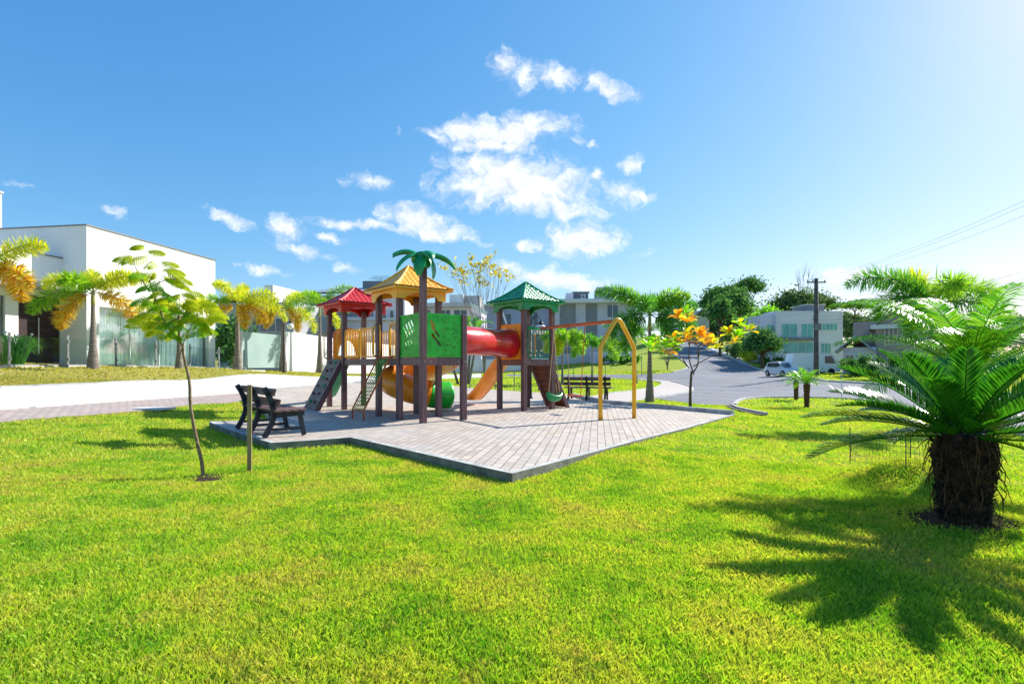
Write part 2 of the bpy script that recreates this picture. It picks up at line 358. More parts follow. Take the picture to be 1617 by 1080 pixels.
# ------------------------------------------------------------------ ground
def groundmat():
    m, t = base_mat('lawn_ground')
    tcx = nn(t, 'ShaderNodeTexCoord')
    def noise_(s, d=6, r=.6):
        n = nn(t, 'ShaderNodeTexNoise'); n.inputs['Scale'].default_value = s; n.inputs['Detail'].default_value = d; n.inputs['Roughness'].default_value = r
        t.links.new(tcx.outputs['Object'], n.inputs['Vector']); return n.outputs['Fac']
    a = ramp(t, noise_(.55), [(.36, hexc('#7f9a24')), (.52, hexc('#98a42e')), (.66, hexc('#b0a04a'))])
    b = ramp(t, noise_(7, 8, .7), [(.3, hexc('#55760f')), (.52, hexc('#95a82a')), (.75, hexc('#c9c15e'))])
    x = nn(t, 'ShaderNodeMixRGB'); x.inputs[0].default_value = .5; t.links.new(a, x.inputs[1]); t.links.new(b, x.inputs[2])
    sx = nn(t, 'ShaderNodeSeparateXYZ'); t.links.new(tcx.outputs['Object'], sx.inputs[0]); dr1 = nn(t, 'ShaderNodeMapRange'); t.links.new(sx.outputs[0], dr1.inputs[0]); dr1.inputs[1].default_value = -8; dr1.inputs[2].default_value = -13; dr1.inputs[4].default_value = .6
    x2 = nn(t, 'ShaderNodeMixRGB'); t.links.new(dr1.outputs[0], x2.inputs[0]); t.links.new(x.outputs[0], x2.inputs[1]); x2.inputs[2].default_value = hexc('#b09a5c'); x = x2
    f = noise_(90, 4, .7); mr_ = nn(t, 'ShaderNodeMapRange'); t.links.new(f, mr_.inputs[0]); mr_.inputs[1].default_value = .3; mr_.inputs[2].default_value = .7; mr_.inputs[3].default_value = .6; mr_.inputs[4].default_value = 1.25
    mu = nn(t, 'ShaderNodeVectorMath', operation='SCALE'); t.links.new(x.outputs[0], mu.inputs[0]); t.links.new(mr_.outputs[0], mu.inputs['Scale'])
    p = nn(t, 'ShaderNodeBsdfPrincipled'); p.inputs['Roughness'].default_value = .9; p.inputs['Specular IOR Level'].default_value = .15; t.links.new(mu.outputs[0], p.inputs['Base Color'])
    bp = nn(t, 'ShaderNodeBump'); bp.inputs['Strength'].default_value = .8; bp.inputs['Distance'].default_value = .03; t.links.new(f, bp.inputs['Height']); t.links.new(bp.outputs[0], p.inputs['Normal'])
    o = nn(t, 'ShaderNodeOutputMaterial'); t.links.new(p.outputs[0], o.inputs[0]); return m
M_lawn = groundmat()
rs = [.3 * math.exp(.034 * i) for i in range(0, 262)]
A = []
for r in rs:
    for j in range(300): a = 2 * math.pi * j / 300; A.append((r * math.sin(a), r * math.cos(a)))
A = np.array(A); g = GL(A[:,0], A[:,1])
vs = np.c_[A, g]; n = 300
fs = [(i*n+j, i*n+(j+1)%n, (i+1)*n+(j+1)%n, (i+1)*n+j)[::-1] for i in range(len(rs)-1) for j in range(n)]
mb = MB(); mb.v = [tuple(v) for v in vs]; mb.f = fs + [tuple(range(n))[::-1]]; mb.mi = [0] * len(mb.f)
struct(mb.build('lawn_ground', M_lawn, smooth=True))

# ------------------------------------------------------------------ paving, roads
M_pave = brickmat('paver', '#cdbdae', '#b2a598', '#736a61', .26, .13, rot=R(-81), offset=.5, msize=.008, stain='#bab8b4')
M_walk = brickmat('walk_paver', '#c4afa6', '#ac9f97', '#7a736d', .24, .12, rot=R(9), msize=.012, stain='#a8766a')
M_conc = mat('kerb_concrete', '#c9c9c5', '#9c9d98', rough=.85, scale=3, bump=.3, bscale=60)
M_cside = mat('kerb_side', '#8c8980', '#5f5d55', rough=.95, scale=4, bump=.5, bscale=50)  # darker than the top: weathered stains plus the side's shade painted in
M_street = mat('pale_concrete', '#d2d1cd', '#c0bfbb', rough=.8, scale=.5, bump=.1, bscale=50)
M_asph = mat('asphalt', '#64666c', '#84868c', rough=.85, scale=.35, detail=10, bump=.5, bscale=150, p=(.3,.7))
def xy(v): return (v[0], v[1])
def uz(px, py, z): Y = F * (EYE - z) / (py - HZ); return ((px - CX) / F * Y, Y)
s_frontleft = uz(555, 690, 0); s_front = uz(808, 747, 0); s_right = uz(1158, 654.5, -.1); s_far = uz(955, 637, -.04)
padA = uz(431, 699, 0); padB = uz(334, 667, 0)
e1 = Vector((-.643, .766)); e2 = Vector((.766, .643))
padC = (padB[0] + e2.x * 1.35, padB[1] + e2.y * 1.35)
M_slabtop = M_pave
backL = (padC[0] + e1.x * 3.5 , padC[1] + e1.y * 3.5)
slab_poly = [s_front, s_right, s_far, xy(U(905, 628)), xy(U(700, 612)), xy(U(560, 608)), xy(U(430, 618)), xy(U(385, 634)), padC, padB, padA, s_frontleft]
class _o: pass
sl = sheet('playground_paving', slab_poly, M_pave, .12, 1.0, skirt=.25)
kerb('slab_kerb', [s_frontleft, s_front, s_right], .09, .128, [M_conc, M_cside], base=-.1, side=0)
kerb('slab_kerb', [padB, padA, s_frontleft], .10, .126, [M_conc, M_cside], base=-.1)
kerb('slab_kerb', [padC, padB], .08, .126, M_conc, base=-.1)
kerb('raised_kerb', [s_right, s_far, xy(U(905, 630))], .13, .24, M_conc, base=-.1)
# brick walk and white concrete street on the left, both run along the house fence
dD = Vector((math.sin(R(9)), math.cos(R(9)))); nD = Vector((dD.y, -dD.x))
def dl(x0, t): return (x0 + dD.x / dD.y * t, t)
L1 = U(0, 648); L2 = U(0, 612)
q1 = [U(x, y) for x, y in ((0,648),(150,637),(300,627),(400,619),(520,607),(640,599),(760,597))]
q2 = [U(x, y) for x, y in ((0,613),(150,607),(300,602),(500,596.5),(620,592.5),(760,590.5))]
ext = [(-25, 2), (-19.5, 2)]
street_poly = [(-24, 3), (-17, 3)] + [xy(p) for p in q1] + [xy(p) for p in q2][::-1]
sheet('street', street_poly, brickmat('street_concrete', '#dad9d5', '#cfcdc9', '#8e8c88', 4.2, 2.6, rot=R(9), msize=.018, bump=.3, stain='#c2bfba'), .03, 1.5, skirt=.1)
q3 = [U(x, y) for x, y in ((0,668),(120,658),(240,648),(318,638.5),(352,638),(386,634))]
walk_poly = [(-17, 2.9), (-14, 2.4)] + [xy(p) for p in q3] + [xy(U(430, 618)), xy(U(560,608)), xy(U(640,603))] + [xy(p) for p in q1][:6][::-1]
sheet('brick_walk', walk_poly, M_walk, .012, 1.0)
kerb('street_kerb', [xy(p) for p in q2], .12, .06, M_conc, base=-.05)
# asphalt road with its kerbs
nearb = [(1030,629),(1060,634),(1110,640),(1160,640.5),(1166,634),(1180,630.5),(1215,628.5),(1300,629),(1360,632),(1430,644),(1520,663),(1617,690),(1700,712)]
farR = [(1700,628),(1560,622),(1440,612),(1360,606),(1290,602),(1215,589),(1190,580.5),(1165,570.5),(1140,560),(1120,552),(1103,544),(1097,536),(1092,530)]
farL = [(1074,530),(1060,538),(1050,545),(1053,552),(1066,562),(1080,571),(1088,578.5),(1082,584),(1062,588.5),(1030,591),(960,592),(870,592),(800,591.5)]
wk_out = [(800,594.5),(880,595.5),(960,597),(1010,599),(1040,600.5)]
walk_tip = [(1060,603),(1078,607),(1092,612),(1095,616.5),(1086,621),(1060,625.5)]
def UL(l): return [xy(U(*p)) for p in l]
road_poly = UL(nearb + farR + farL + wk_out + walk_tip)
sheet('road', road_poly, M_asph, .03, 2.0)
kerb('road_kerb', smooth_line(UL(nearb[3:]), 1), .14, .10, M_conc)
kerb('road_kerb', smooth_line(UL(farR), 1), .2, .14, M_conc, step=1.5)
kerb('road_kerb', smooth_line(UL(farL[:9]), 1), .2, .14, M_conc, step=1.5)
# curved pale footpath round the middle lawn
wo_ = wk_out[3:] + walk_tip + [(1020,632),(985,636)]
wi_ = [(900,629),(960,623),(1000,619),(1030,614),(1044,609),(1046,605),(1035,602.5),(1010,600.5)]
foot_poly = [xy(U(905,631))] + UL(wi_)[1:] + UL(wo_)
sheet('footpath', foot_poly, brickmat('footpath_paver', '#c6bdb6', '#b8aca6', '#9a918b', .3, .15, msize=.01, stain='#cdb2a8'), .045, 1.0, skirt=.1)
kerb('footpath_kerb', smooth_line(UL(walk_tip + [(1020,632)]), 1), .12, .11, M_conc)
kerb('footpath_kerb', smooth_line(UL(wi_[1:]), 1), .1, .09, M_conc)
# storm drain lip and drain cover, tar joint across the road
pav_poly = UL([(1103,547),(1125,555),(1150,565),(1172,574),(1200,572),(1160,561),(1120,548)])
sheet('side_pavement', pav_poly, M_street, .05, 1.5)
dr = [U(*p) for p in ((1150,642),(1160,647),(1180,652),(1205,657))]
M_dark = mat('drain_grey', '#3b3d40', '#2c2e30', rough=.9)  # plain dark grey of the drain channel strip
kerb('drain_channel', [xy(p) for p in dr], .22, .05, M_dark)
kerb('drain_lip', [(p.x + .25, p.y + .3) for p in dr], .10, .10, M_conc)
kerb('tar_joint', UL([(1098,622),(1140,618),(1190,613),(1260,607)]), .07, .036, mat('tar', '#26272a', rough=.7), base=.0, step=1)
p = U(240, 647); mb = MB(); mb.box((0,0,.03), (.9,.55,.05), R(-9)); tag(mb.build('manhole_cover', M_street, loc=p, bevel=.01), 'pale concrete inspection cover let into the lawn by the brick walk', 'manhole cover')

# lawn shape for blades (no blades on paving)
def inside(poly, x, y):
    r = np.zeros(x.shape, bool); j = len(poly) - 1
    for i in range(len(poly)):
        xi, yi = poly[i][0], poly[i][1]; xj, yj = poly[j][0], poly[j][1]
        k = ((yi > y) != (yj > y)) & (x < (xj - xi) * (y - yi) / (yj - yi + 1e-12) + xi); r ^= k; j = i
    return r
def grassblades(name, n, r0, r1, h, wd, m, a0=-47, a1=47, dens_p=1.0, label='short mown lawn grass round the playground'):
    u = RNG.random(n); r = (r0**dens_p + u * (r1**dens_p - r0**dens_p)) ** (1 / dens_p); a = np.radians(a0 + RNG.random(n) * (a1 - a0))
    x = r * np.sin(a); y = r * np.cos(a)
    bad = np.zeros(n, bool)
    for P in (slab_poly, street_poly, walk_poly, road_poly, foot_poly, pav_poly): bad |= inside(P, x, y)
    for (cx_, cy_, rr) in ((3.98, 4.85, .42), (-3.53, 6.25, .22)): bad |= ((x-cx_)**2 + ((y-cy_)*1.3)**2 < (rr * RNG.uniform(.6, 1.15, n))**2)
    # thin patches
    x = x[~bad]; y = y[~bad]; r = r[~bad]; k = len(x)
    pn = np.sin(x*1.7+np.sin(y*1.3)*2)*np.sin(y*2.1+np.sin(x*1.9)*1.7)
    z = GL(x, y); th = RNG.random(k) * 2 * math.pi; ln = h * RNG.uniform(.45, 1.25, k) * (1 + .18 * pn) * (1 + r / 40)
    wv = wd * RNG.uniform(.7, 1.4, k) * (.7 + r / 8)
    tl = RNG.random(k) * ln * .9; ta = RNG.random(k) * 2 * math.pi
    dx = np.cos(th) * wv / 2; dy = np.sin(th) * wv / 2; tx = np.cos(ta) * tl; ty = np.sin(ta) * tl
    V = np.empty((k, 4, 3))
    V[:,0] = np.c_[x - dx, y - dy, z - .004]; V[:,1] = np.c_[x + dx, y + dy, z - .004]
    V[:,2] = np.c_[x + dx * .8 + tx * .35, y + dy * .8 + ty * .35, z + ln * .6]; V[:,3] = np.c_[x + tx, y + ty, z + ln * .95]
    me = bpy.data.meshes.new(name); me.vertices.add(k * 4); me.vertices.foreach_set('co', V.ravel())
    me.loops.add(k * 4); me.loops.foreach_set('vertex_index', np.arange(k * 4, dtype=np.int32)); me.polygons.add(k); me.polygons.foreach_set('loop_start', np.arange(k, dtype=np.int32) * 4); me.update(); me.materials.append(m)
    o = bpy.data.objects.new(name, me); col.objects.link(o); o['kind'] = 'stuff'; o['label'] = label; o['category'] = 'grass'; return o
def grassmat():
    m, t = base_mat('grass_blade'); g = nn(t, 'ShaderNodeNewGeometry')
    c1 = ramp(t, g.outputs['Random Per Island'], [(0, hexc('#5a9826')), (.3, hexc('#98bc34')), (.6, hexc('#bfcc46')), (.82, hexc('#ccc456')), (1, hexc('#d0b878'))])
    n1 = nn(t, 'ShaderNodeTexNoise'); n1.inputs['Scale'].default_value = 1.1; n1.inputs['Detail'].default_value = 9; n1.inputs['Roughness'].default_value = .74; t.links.new(g.outputs['Position'], n1.inputs['Vector'])
    c2 = ramp(t, n1.outputs['Fac'], [(.38, hexc('#3a901e')), (.46, hexc('#94bc2e')), (.54, hexc('#c8c850')), (.63, hexc('#ccb070'))])
    x0 = nn(t, 'ShaderNodeMixRGB'); x0.inputs[0].default_value = .55; t.links.new(c1, x0.inputs[1]); t.links.new(c2, x0.inputs[2])
    n2 = nn(t, 'ShaderNodeTexNoise'); n2.inputs['Scale'].default_value = 4.5; n2.inputs['Detail'].default_value = 5; n2.inputs['Roughness'].default_value = .7; n2.inputs['Distortion'].default_value = .6; t.links.new(g.outputs['Position'], n2.inputs['Vector'])
    f1 = nn(t, 'ShaderNodeMapRange'); t.links.new(n2.outputs['Fac'], f1.inputs[0]); f1.inputs[1].default_value = .58; f1.inputs[2].default_value = .68; f1.inputs[4].default_value = .65
    x1 = nn(t, 'ShaderNodeMixRGB'); t.links.new(f1.outputs[0], x1.inputs[0]); t.links.new(x0.outputs[0], x1.inputs[1]); x1.inputs[2].default_value = hexc('#2f8420')
    f2 = nn(t, 'ShaderNodeMapRange'); t.links.new(n2.outputs['Fac'], f2.inputs[0]); f2.inputs[1].default_value = .40; f2.inputs[2].default_value = .32; f2.inputs[4].default_value = .6
    x = nn(t, 'ShaderNodeMixRGB'); t.links.new(f2.outputs[0], x.inputs[0]); t.links.new(x1.outputs[0], x.inputs[1]); x.inputs[2].default_value = hexc('#c8aa68')
    sx = nn(t, 'ShaderNodeSeparateXYZ'); t.links.new(g.outputs['Position'], sx.inputs[0]); dr1 = nn(t, 'ShaderNodeMapRange'); t.links.new(sx.outputs[0], dr1.inputs[0]); dr1.inputs[1].default_value = -8; dr1.inputs[2].default_value = -13; dr1.inputs[4].default_value = .65
    x2 = nn(t, 'ShaderNodeMixRGB'); t.links.new(dr1.outputs[0], x2.inputs[0]); t.links.new(x.outputs[0], x2.inputs[1]); x2.inputs[2].default_value = hexc('#a8935a'); x = x2
    d = nn(t, 'ShaderNodeBsdfPrincipled'); d.inputs['Roughness'].default_value = .5; d.inputs['Specular IOR Level'].default_value = .3; t.links.new(x.outputs[0], d.inputs['Base Color'])
    tr = nn(t, 'ShaderNodeBsdfTranslucent'); gm = nn(t, 'ShaderNodeMixRGB', blend_type='MULTIPLY'); gm.inputs[0].default_value = 1; t.links.new(x.outputs[0], gm.inputs[1]); gm.inputs[2].default_value = (1.4, 1.48, .5, 1); t.links.new(gm.outputs[0], tr.inputs[0])
    mx_ = nn(t, 'ShaderNodeMixShader'); mx_.inputs[0].default_value = .42; t.links.new(d.outputs[0], mx_.inputs[1]); t.links.new(tr.outputs[0], mx_.inputs[2])
    o = nn(t, 'ShaderNodeOutputMaterial'); t.links.new(mx_.outputs[0], o.inputs[0]); return m
M_blade = grassmat()
grassblades('grass', 520000, 1.2, 9, .033, .0038, M_blade, dens_p=1.15)
grassblades('grass', 330000, 8.5, 24, .034, .006, M_blade, dens_p=1.0, label='mown grass of the farther lawns beside the walks and road')
grassblades('grass', 120000, 24, 70, .04, .014, M_blade, a0=-45, a1=45, dens_p=1.0, label='dry grass verges far off along the houses and road')

# ------------------------------------------------------------------ play structure
S = 1.06
ORG = Vector((-1.93, 11.7, 0)); PRZ = R(40)
M_post = mat('brown_plastic', '#78545a', '#563c42', rough=.38, scale=3, stretch=(8,8,.6), spec=.5, bump=.08, bscale=20)
M_yel = mat('yellow_metal', '#ffba20', '#f0a512', rough=.3, scale=3, coat=.3)
M_gpan = mat('green_plastic', '#1cc030', '#149a24', rough=.33, scale=5, coat=.2)
M_groof = mat('roof_green', '#12a05c', '#0c7c46', rough=.35, scale=5, coat=.2)
M_rroof = mat('roof_red', '#dc2a2c', '#b0181a', rough=.35, scale=5, coat=.2)
M_yroof = mat('roof_yellow', '#ffba30', '#f5a51c', rough=.35, scale=2, coat=.2)
M_red = mat('red_plastic', '#d41826', '#b00e1c', rough=.25, scale=4, coat=.4)
M_org = mat('orange_plastic', '#ffa62a', '#f08a18', rough=.3, scale=4, coat=.35)
M_tgr = mat('teal_plastic', '#0d8a5c', '#0a6d49', rough=.35, scale=2)
M_cop = mat('copper_tube', '#d96a2e', '#bd5424', rough=.4, scale=4)
M_rope = mat('green_rope', '#3f9a28', '#2f7a1c', rough=.8, scale=30)
M_steel = mat('bolt_steel', '#b9bbbd', '#8c8e90', rough=.3, metal=.9)
M_plank = mat('grey_plank', '#8a7c74', '#6d6059', rough=.7, scale=3, stretch=(1,1,6), bump=.15)
play = thing('playground_structure', 'multi-coloured play structure with red, yellow and green roofed towers, palm top, tube and slides', 'play structure', ORG, PRZ)
DECK = 1.42
def L3(i, j, z): return Vector((j * S, i * S, z))      # i along row, j across
posts = {}
def post(x, y, h):
    mb = MB(); t = .128
    for dx in (-1, 1):
        for dy in (-1, 1): mb.box((x + dx * .0335, y + dy * .0335, h / 2 - .06), (.06, .06, h + .12))
    mb.box((x, y, h / 2 - .06), (.118, .118, h + .118))
    return mb.build('post', M_post, play, bevel=.006)
for (i, j, h) in ((0,0,3.44),(0,1,2.41),(1,0,3.0),(1,1,3.0),(2,0,3.0),(2,1,3.0),(4,0,2.9),(4,1,2.9),(5,0,2.9),(5,1,2.9)): post(j * S, i * S, h)
GX, GY = 3.66, .85
for dx in (0, S):
    for dy in (0, S): post(GX + dx, GY + dy, 2.92)
def deckbeams(x0, x1, y0, y1):
    z = DECK - .085
    for y in (y0, y1): mb = MB(); mb.b2(x0 + .066, x1 - .066, y - .03, y + .03, z - .085, z + .085); mb.build('deck_beam', M_post, play, bevel=.006)
    for x in (x0, x1): mb = MB(); mb.b2(x - .03, x + .03, y0 + .066, y1 - .066, z - .085, z + .085); mb.build('deck_beam', M_post, play, bevel=.006)
    mb = MB(); k = 6
    for q in range(k):
        a = y0 + .04 + (y1 - y0 - .08) * q / k; mb.b2(x0 + .035, x1 - .035, a, a + (y1 - y0 - .08) / k - .012, DECK - .045, DECK - .008)
    mb.build('deck', M_post, play)
deckbeams(0, S, 0, S); deckbeams(0, S, S + .0001, 2 * S); deckbeams(0, S, 4 * S, 5 * S); deckbeams(GX, GX + S, GY, GY + S)
# bridge between red and yellow towers
mb = MB()
for x in (0, S): mb.b2(x - .03, x + .03, 2 * S + .07, 4 * S - .07, DECK - .17, DECK)
mb.build('bridge_beam', M_post, play, bevel=.006)
mb = MB()
for q in range(13): a = 2 * S + .03 + q * (2 * S - .06) / 13; mb.b2(.035, S - .035, a, a + .14, DECK - .05, DECK - .012)
mb.build('bridge_deck', M_post, play)
mb = MB()
def bolt(x, y, z, ax):
    mb = MB(); mb.tube([(x, y, z), (x - .012, y, z)] if ax == 'x-' else [(x, y, z), (x, y - .012, z)], .016, 10); mb.build('bolt_head', M_steel, play)
zb = DECK - .085
for i in (0, 1, 2, 4, 5):
    bolt(-.064, i * S + .02, zb, 'x-'); bolt(-.031, i * S + .17, zb, 'x-'); bolt(-.031, i * S - .17, zb, 'x-') if i else None
for j in (0, 1): bolt(j * S, -.064, zb, 'y-'); bolt(j * S + (.17 if j == 0 else -.17), -.031, zb, 'y-')
for dx in (0, S): bolt(GX + dx, GY - .064, zb, 'y-'); bolt(GX + (.17 if dx == 0 else S - .17), GY - .031, zb, 'y-')

def roof(cx, cy_, zb_, ht, M, r=.79, name='roof'):
    """square tile-pattern roof with arched fascia; zb_ = fascia bottom at the posts"""
    ze = zb_ + .27; mb = MB(); N1 = 40; N2 = 24; rows_n = 8
    for k in range(4):
        ca, sa = math.cos(k * math.pi / 2), math.sin(k * math.pi / 2); rows = []
        for i in range(N1 + 1):
            t = i / N1; rr = r * (1 - t) + .012; z0 = ze + ht * (t ** 1.28)
            fr = (t * rows_n) % 1.0; lift = .022 * (1 - fr) if t < .97 else 0
            row = []
            for j in range(N2 + 1):
                s_ = j / N2 * 2 - 1; x = s_ * rr; col_w = .145
                wv = .010 * math.cos(x / col_w * 2 * math.pi) * (1 - t * .5)
                e = lift + wv
                if abs(s_) > .985: e = .032
                lx, ly = x, -rr; row.append((cx + lx * ca - ly * sa, cy_ + lx * sa + ly * ca, z0 + e))
            rows.append(row)
        mb.grid([r_[::-1] for r_ in rows][::-1])
        # hip ridge
        p0 = Vector((cx + (r*ca + r*sa)*1.0, cy_ + (r*sa - r*ca)*1.0, ze + .03))
        pts = []
        for i in range(11):
            t = i / 10; rr = r * (1 - t) + .01; pts.append((cx + rr*ca + rr*sa, cy_ + rr*sa - rr*ca, ze + ht * (t ** 1.28) + .022))
        mb.tube(pts, .026, 8)
    # eave slab underside
    mb.b2(cx - r, cx + r, cy_ - r, cy_ + r, ze - .045, ze - .004)
    ro = mb.build(name, M, play, smooth=False)
    rf = r - .14; fb = MB()
    for k in range(4):
        ca, sa = math.cos(k * math.pi / 2), math.sin(k * math.pi / 2)
        o_ = (cx + rf * sa, cy_ - rf * ca, 0); ux = (ca, sa, 0)
        poly = [(-rf, zb_ - .0), (-rf + .2, zb_)]
        for q in range(0, 13): a = math.pi * q / 12; poly.append((-(rf - .22) * math.cos(a), zb_ + .03 + .13 * math.sin(a)))
        poly += [(rf - .2, zb_), (rf, zb_), (rf, ze - .04), (-rf, ze - .04)]
        fb.plate(o_, ux, (0, 0, 1), poly, th=.03)
    fb.build('fascia', M, ro)
    return ro
roof(.5 * S, 4.5 * S, 2.72, .50, M_rroof); roof(.5 * S, 1.5 * S, 2.80, .60, M_yroof); roof(GX + S/2, GY + S/2, 2.76, .58, M_groof)

# palm top on the tall post
mb = MB(); mb.lathe([(.11,-.14),(.15,-.12),(.17,.0),(.2,.12),(.19,.17),(.1,.21)], (0,0,3.5), 14); pt = mb.build('palm_top', M_groof, play, smooth=True)
for k, (az, el, ln) in enumerate(((190, 28, .66), (215, -5, .78), (262, -38, .6), (300, 12, .55), (345, -45, .62), (20, 10, .8), (75, 45, .45), (120, 25, .6))):
    rows = []; az_ = R(az) - PRZ; ca, sa = math.cos(az_), math.sin(az_); n_ = 9; e = R(el); px_, pz_ = .1, 3.62; top = []; bot = []
    for i in range(n_):
        t = i / (n_ - 1); wv = .125 * math.sin(math.pi * min(.97, t * .93 + .07)) ** .8 + .01; r_, b_ = [], []
        for s_ in (-1, -.5, 0, .5, 1):
            up = .045 * (1 - s_ * s_); r_.append((px_*ca - s_*wv*sa, px_*sa + s_*wv*ca, pz_ + up + .02)); b_.append((px_*ca - s_*wv*sa, px_*sa + s_*wv*ca, pz_ + up - .025))
        top.append(r_); bot.append(b_); px_ += math.cos(e) * ln / n_; pz_ += math.sin(e) * ln / n_; e -= R(9)
    mb = MB(); mb.grid(top); mb.grid([r_[::-1] for r_ in bot])
    for i in range(n_ - 1):
        for c_ in (0, 4): mb.add([top[i][c_], top[i+1][c_], bot[i+1][c_], bot[i][c_]], [(0,1,2,3)])
    mb.add(top[-1] + bot[-1][::-1], [tuple(range(10))])
    mb.build('palm_leaf', M_groof, pt, smooth=True)

# green side panels with slanted slots
def slot(x, y, ln, wd, ang):
    a = R(ang); ca, sa = math.cos(a), math.sin(a); o_ = []
    for q in range(8):
        b = math.pi / 2 + math.pi * q / 7; o_.append((-ln/2 + wd/2*math.cos(b), wd/2*math.sin(b)))
    for q in range(8):
        b = -math.pi / 2 + math.pi * q / 7; o_.append((ln/2 + wd/2*math.cos(b), wd/2*math.sin(b)))
    return [(x + p[0]*ca - p[1]*sa, y + p[0]*sa + p[1]*ca) for p in o_][::-1]
def gpanel(o_, ux, mirror=1, kind=0):
    wd = S - .14; hh = .96; z0 = DECK + .015; ang = -52 * mirror
    holes = []
    for q in range(4): holes.append(slot(mirror * (-.25 + q * .115), .60 + q * .035, .30, .055, ang))
    for q in range(3): holes.append(slot(mirror * (-.22 + q * .115), .30 + q * .03, .12, .045, ang))
    if kind: holes = [slot(-.29, .73, .13, .06, -48), slot(-.22, .56, .26, .06, -48), slot(-.2, .38, .3, .06, -48)]; rr = random.Random(5)
    if kind:
        for _ in range(60):
            x, y = rr.uniform(.0, .38), rr.uniform(.12, .82)
            if all(math.hypot(x - h[0][0], y - h[0][1]) > .075 for h in holes[3:]): holes.append(slot(x, y, rr.uniform(.015,.035), .022, rr.uniform(20, 70)))
    mb = MB(); mb.plate((o_[0], o_[1], z0), ux, (0,0,1), [(-wd/2,0),(wd/2,0),(wd/2,hh),(-wd/2,hh)], holes, .025)
    u = Vector(ux)
    for zz in (.02, hh - .02):
        a = Vector((o_[0], o_[1], z0 + zz)) - u * wd / 2; mb.beam(a, a + u * wd, .055, .04)
    # raised leaf relief
    return mb.build('green_panel', M_gpan, play)
gpanel((0, S/2), (0,-1,0), 1, 0); gpanel((S/2, 0), (1,0,0), 1, 1)

def railing(p0, p1, z0, z1, nb, M, r=.013, name='railing'):
    p0 = Vector(p0).to_3d(); p1 = Vector(p1).to_3d(); d = p1 - p0; mb = MB(); c_ = .05; u = d.normalized()
    def P(t, z): q = p0 + u * t; return (q.x, q.y, z)
    ln = d.length
    mb.tube([P(0,z0+c_),P(.015,z0+.015),P(c_,z0),P(ln-c_,z0),P(ln-.015,z0+.015),P(ln,z0+c_),P(ln,z1-c_),P(ln-.015,z1-.015),P(ln-c_,z1),P(c_,z1),P(.015,z1-.015),P(0,z1-c_),P(0,z0+c_)], r * 1.5, 8, caps=False)
    ro = mb.build(name, M, play, smooth=True); bb = MB()
    for i in range(1, nb): bb.tube([P(ln*i/nb, z0), P(ln*i/nb, z1)], r * .8, 6)
    bb.build('bars', M, ro, smooth=True)
RZ0, RZ1 = DECK + .05, DECK + .78
railing((-.02, 2*S+.12), (-.02, 3*S-.03), RZ0, RZ1, 9, M_yel); railing((-.02, 3*S+.03), (-.02, 4*S-.12), RZ0, RZ1, 9, M_yel)
railing((S+.02, 2*S+.12), (S+.02, 4*S-.12), RZ0, RZ1, 18, M_yel)
railing((-.02, 1*S+.1), (-.02, 1.42*S), RZ0, RZ1 + .04, 5, M_yel)
railing((GX + .12, GY - .02), (GX + S - .12, GY - .02), RZ0, RZ1 + .05, 8, M_tgr)
mb = MB(); mb.tube([(GX + .07, GY - .04, 2.28), (GX + .5, GY - .04, 2.28)], .045, 10); mb.build('cross_tube', M_groof, play, smooth=True)
mb = MB()
for k in range(4): x = GX + .22 + k * .18; mb.tube([(x + .06*math.cos(R(a)), GY - .04, RZ0 + .12 + .07*math.sin(R(a))) for a in range(0, 361, 30)], .008, 6, caps=False)
mb.build('rail_ornament', M_tgr, play)
def handle(p, z0, z1, dx, dy, M=None, nm='grab_handle'):
    mb = MB(); x, y = p; mb.tube([(x,y,z0),(x+dx*.7,y+dy*.7,z0+.02),(x+dx,y+dy,z0+.08),(x+dx,y+dy,z1-.08),(x+dx*.7,y+dy*.7,z1-.02),(x,y,z1)], .017, 8); mb.build(nm, M or M_yel, play, smooth=True)
handle((-.07, 5*S+.0), RZ0-.02, RZ1, -.10, -.02); handle((-.07, 4*S), RZ0, RZ1, -.06, .14); handle((-.07, 2*S), RZ0, RZ1+.05, -.10, -.04); handle((-.03, 2*S-.07), RZ0, RZ1+.05, -.02, -.1)
handle((GX+S+.07, GY+.2), RZ0, RZ1, .08, 0); handle((GX+S+.07, GY+S-.2), RZ0, RZ1, .08, 0)
# arched orange back panel on the red tower
mb = MB(); poly = [(-.42,0),(.42,0),(.42,.72)] + [(.42*math.cos(R(a)), .72+.22*math.sin(R(a))) for a in range(15, 180, 15)] + [(-.42,.72)]
hole = [(.27*math.cos(R(a)), .1+.27*1.7*max(0,math.sin(R(a)))) for a in range(0, 181, 15)][::-1]
mb.plate((.5*S, 5*S, DECK+.02), (-1,0,0), (0,0,1), poly, [hole], .03); mb.build('arch_panel', M_org, play)

# climbing wall (front of the red tower)
yc = 4.5 * S; hw = .40; topx, botx = -.045, -.80
mb = MB(); mb.beam((topx, yc, DECK - .02), (botx, yc, .03), .80, .035, up=(0,1,0)) if 0 else None
def ramp_board(mb, x0, z0, x1, z1, y0, y1, th):
    d = Vector((x1-x0, 0, z1-z0)).normalized(); nrm = Vector((-d.z, 0, d.x)); nrm = nrm if nrm.z > 0 else -nrm
    P = [Vector((x0,y0,z0)), Vector((x1,y0,z1)), Vector((x1,y1,z1)), Vector((x0,y1,z0))]; Q = [p - nrm * th for p in P]
    mb.add(P + Q, [(0,1,2,3),(7,6,5,4),(0,4,5,1),(1,5,6,2),(2,6,7,3),(3,7,4,0)])
ramp_board(mb, topx, DECK, botx, .02, yc - hw, yc + hw, .05)
cw = mb.build('climbing_wall', M_plank, play)
mb = MB()
for y in (yc - hw - .025, yc + hw + .025): ramp_board(mb, topx, DECK + .02, botx, .01, y - .022, y + .022, .14)
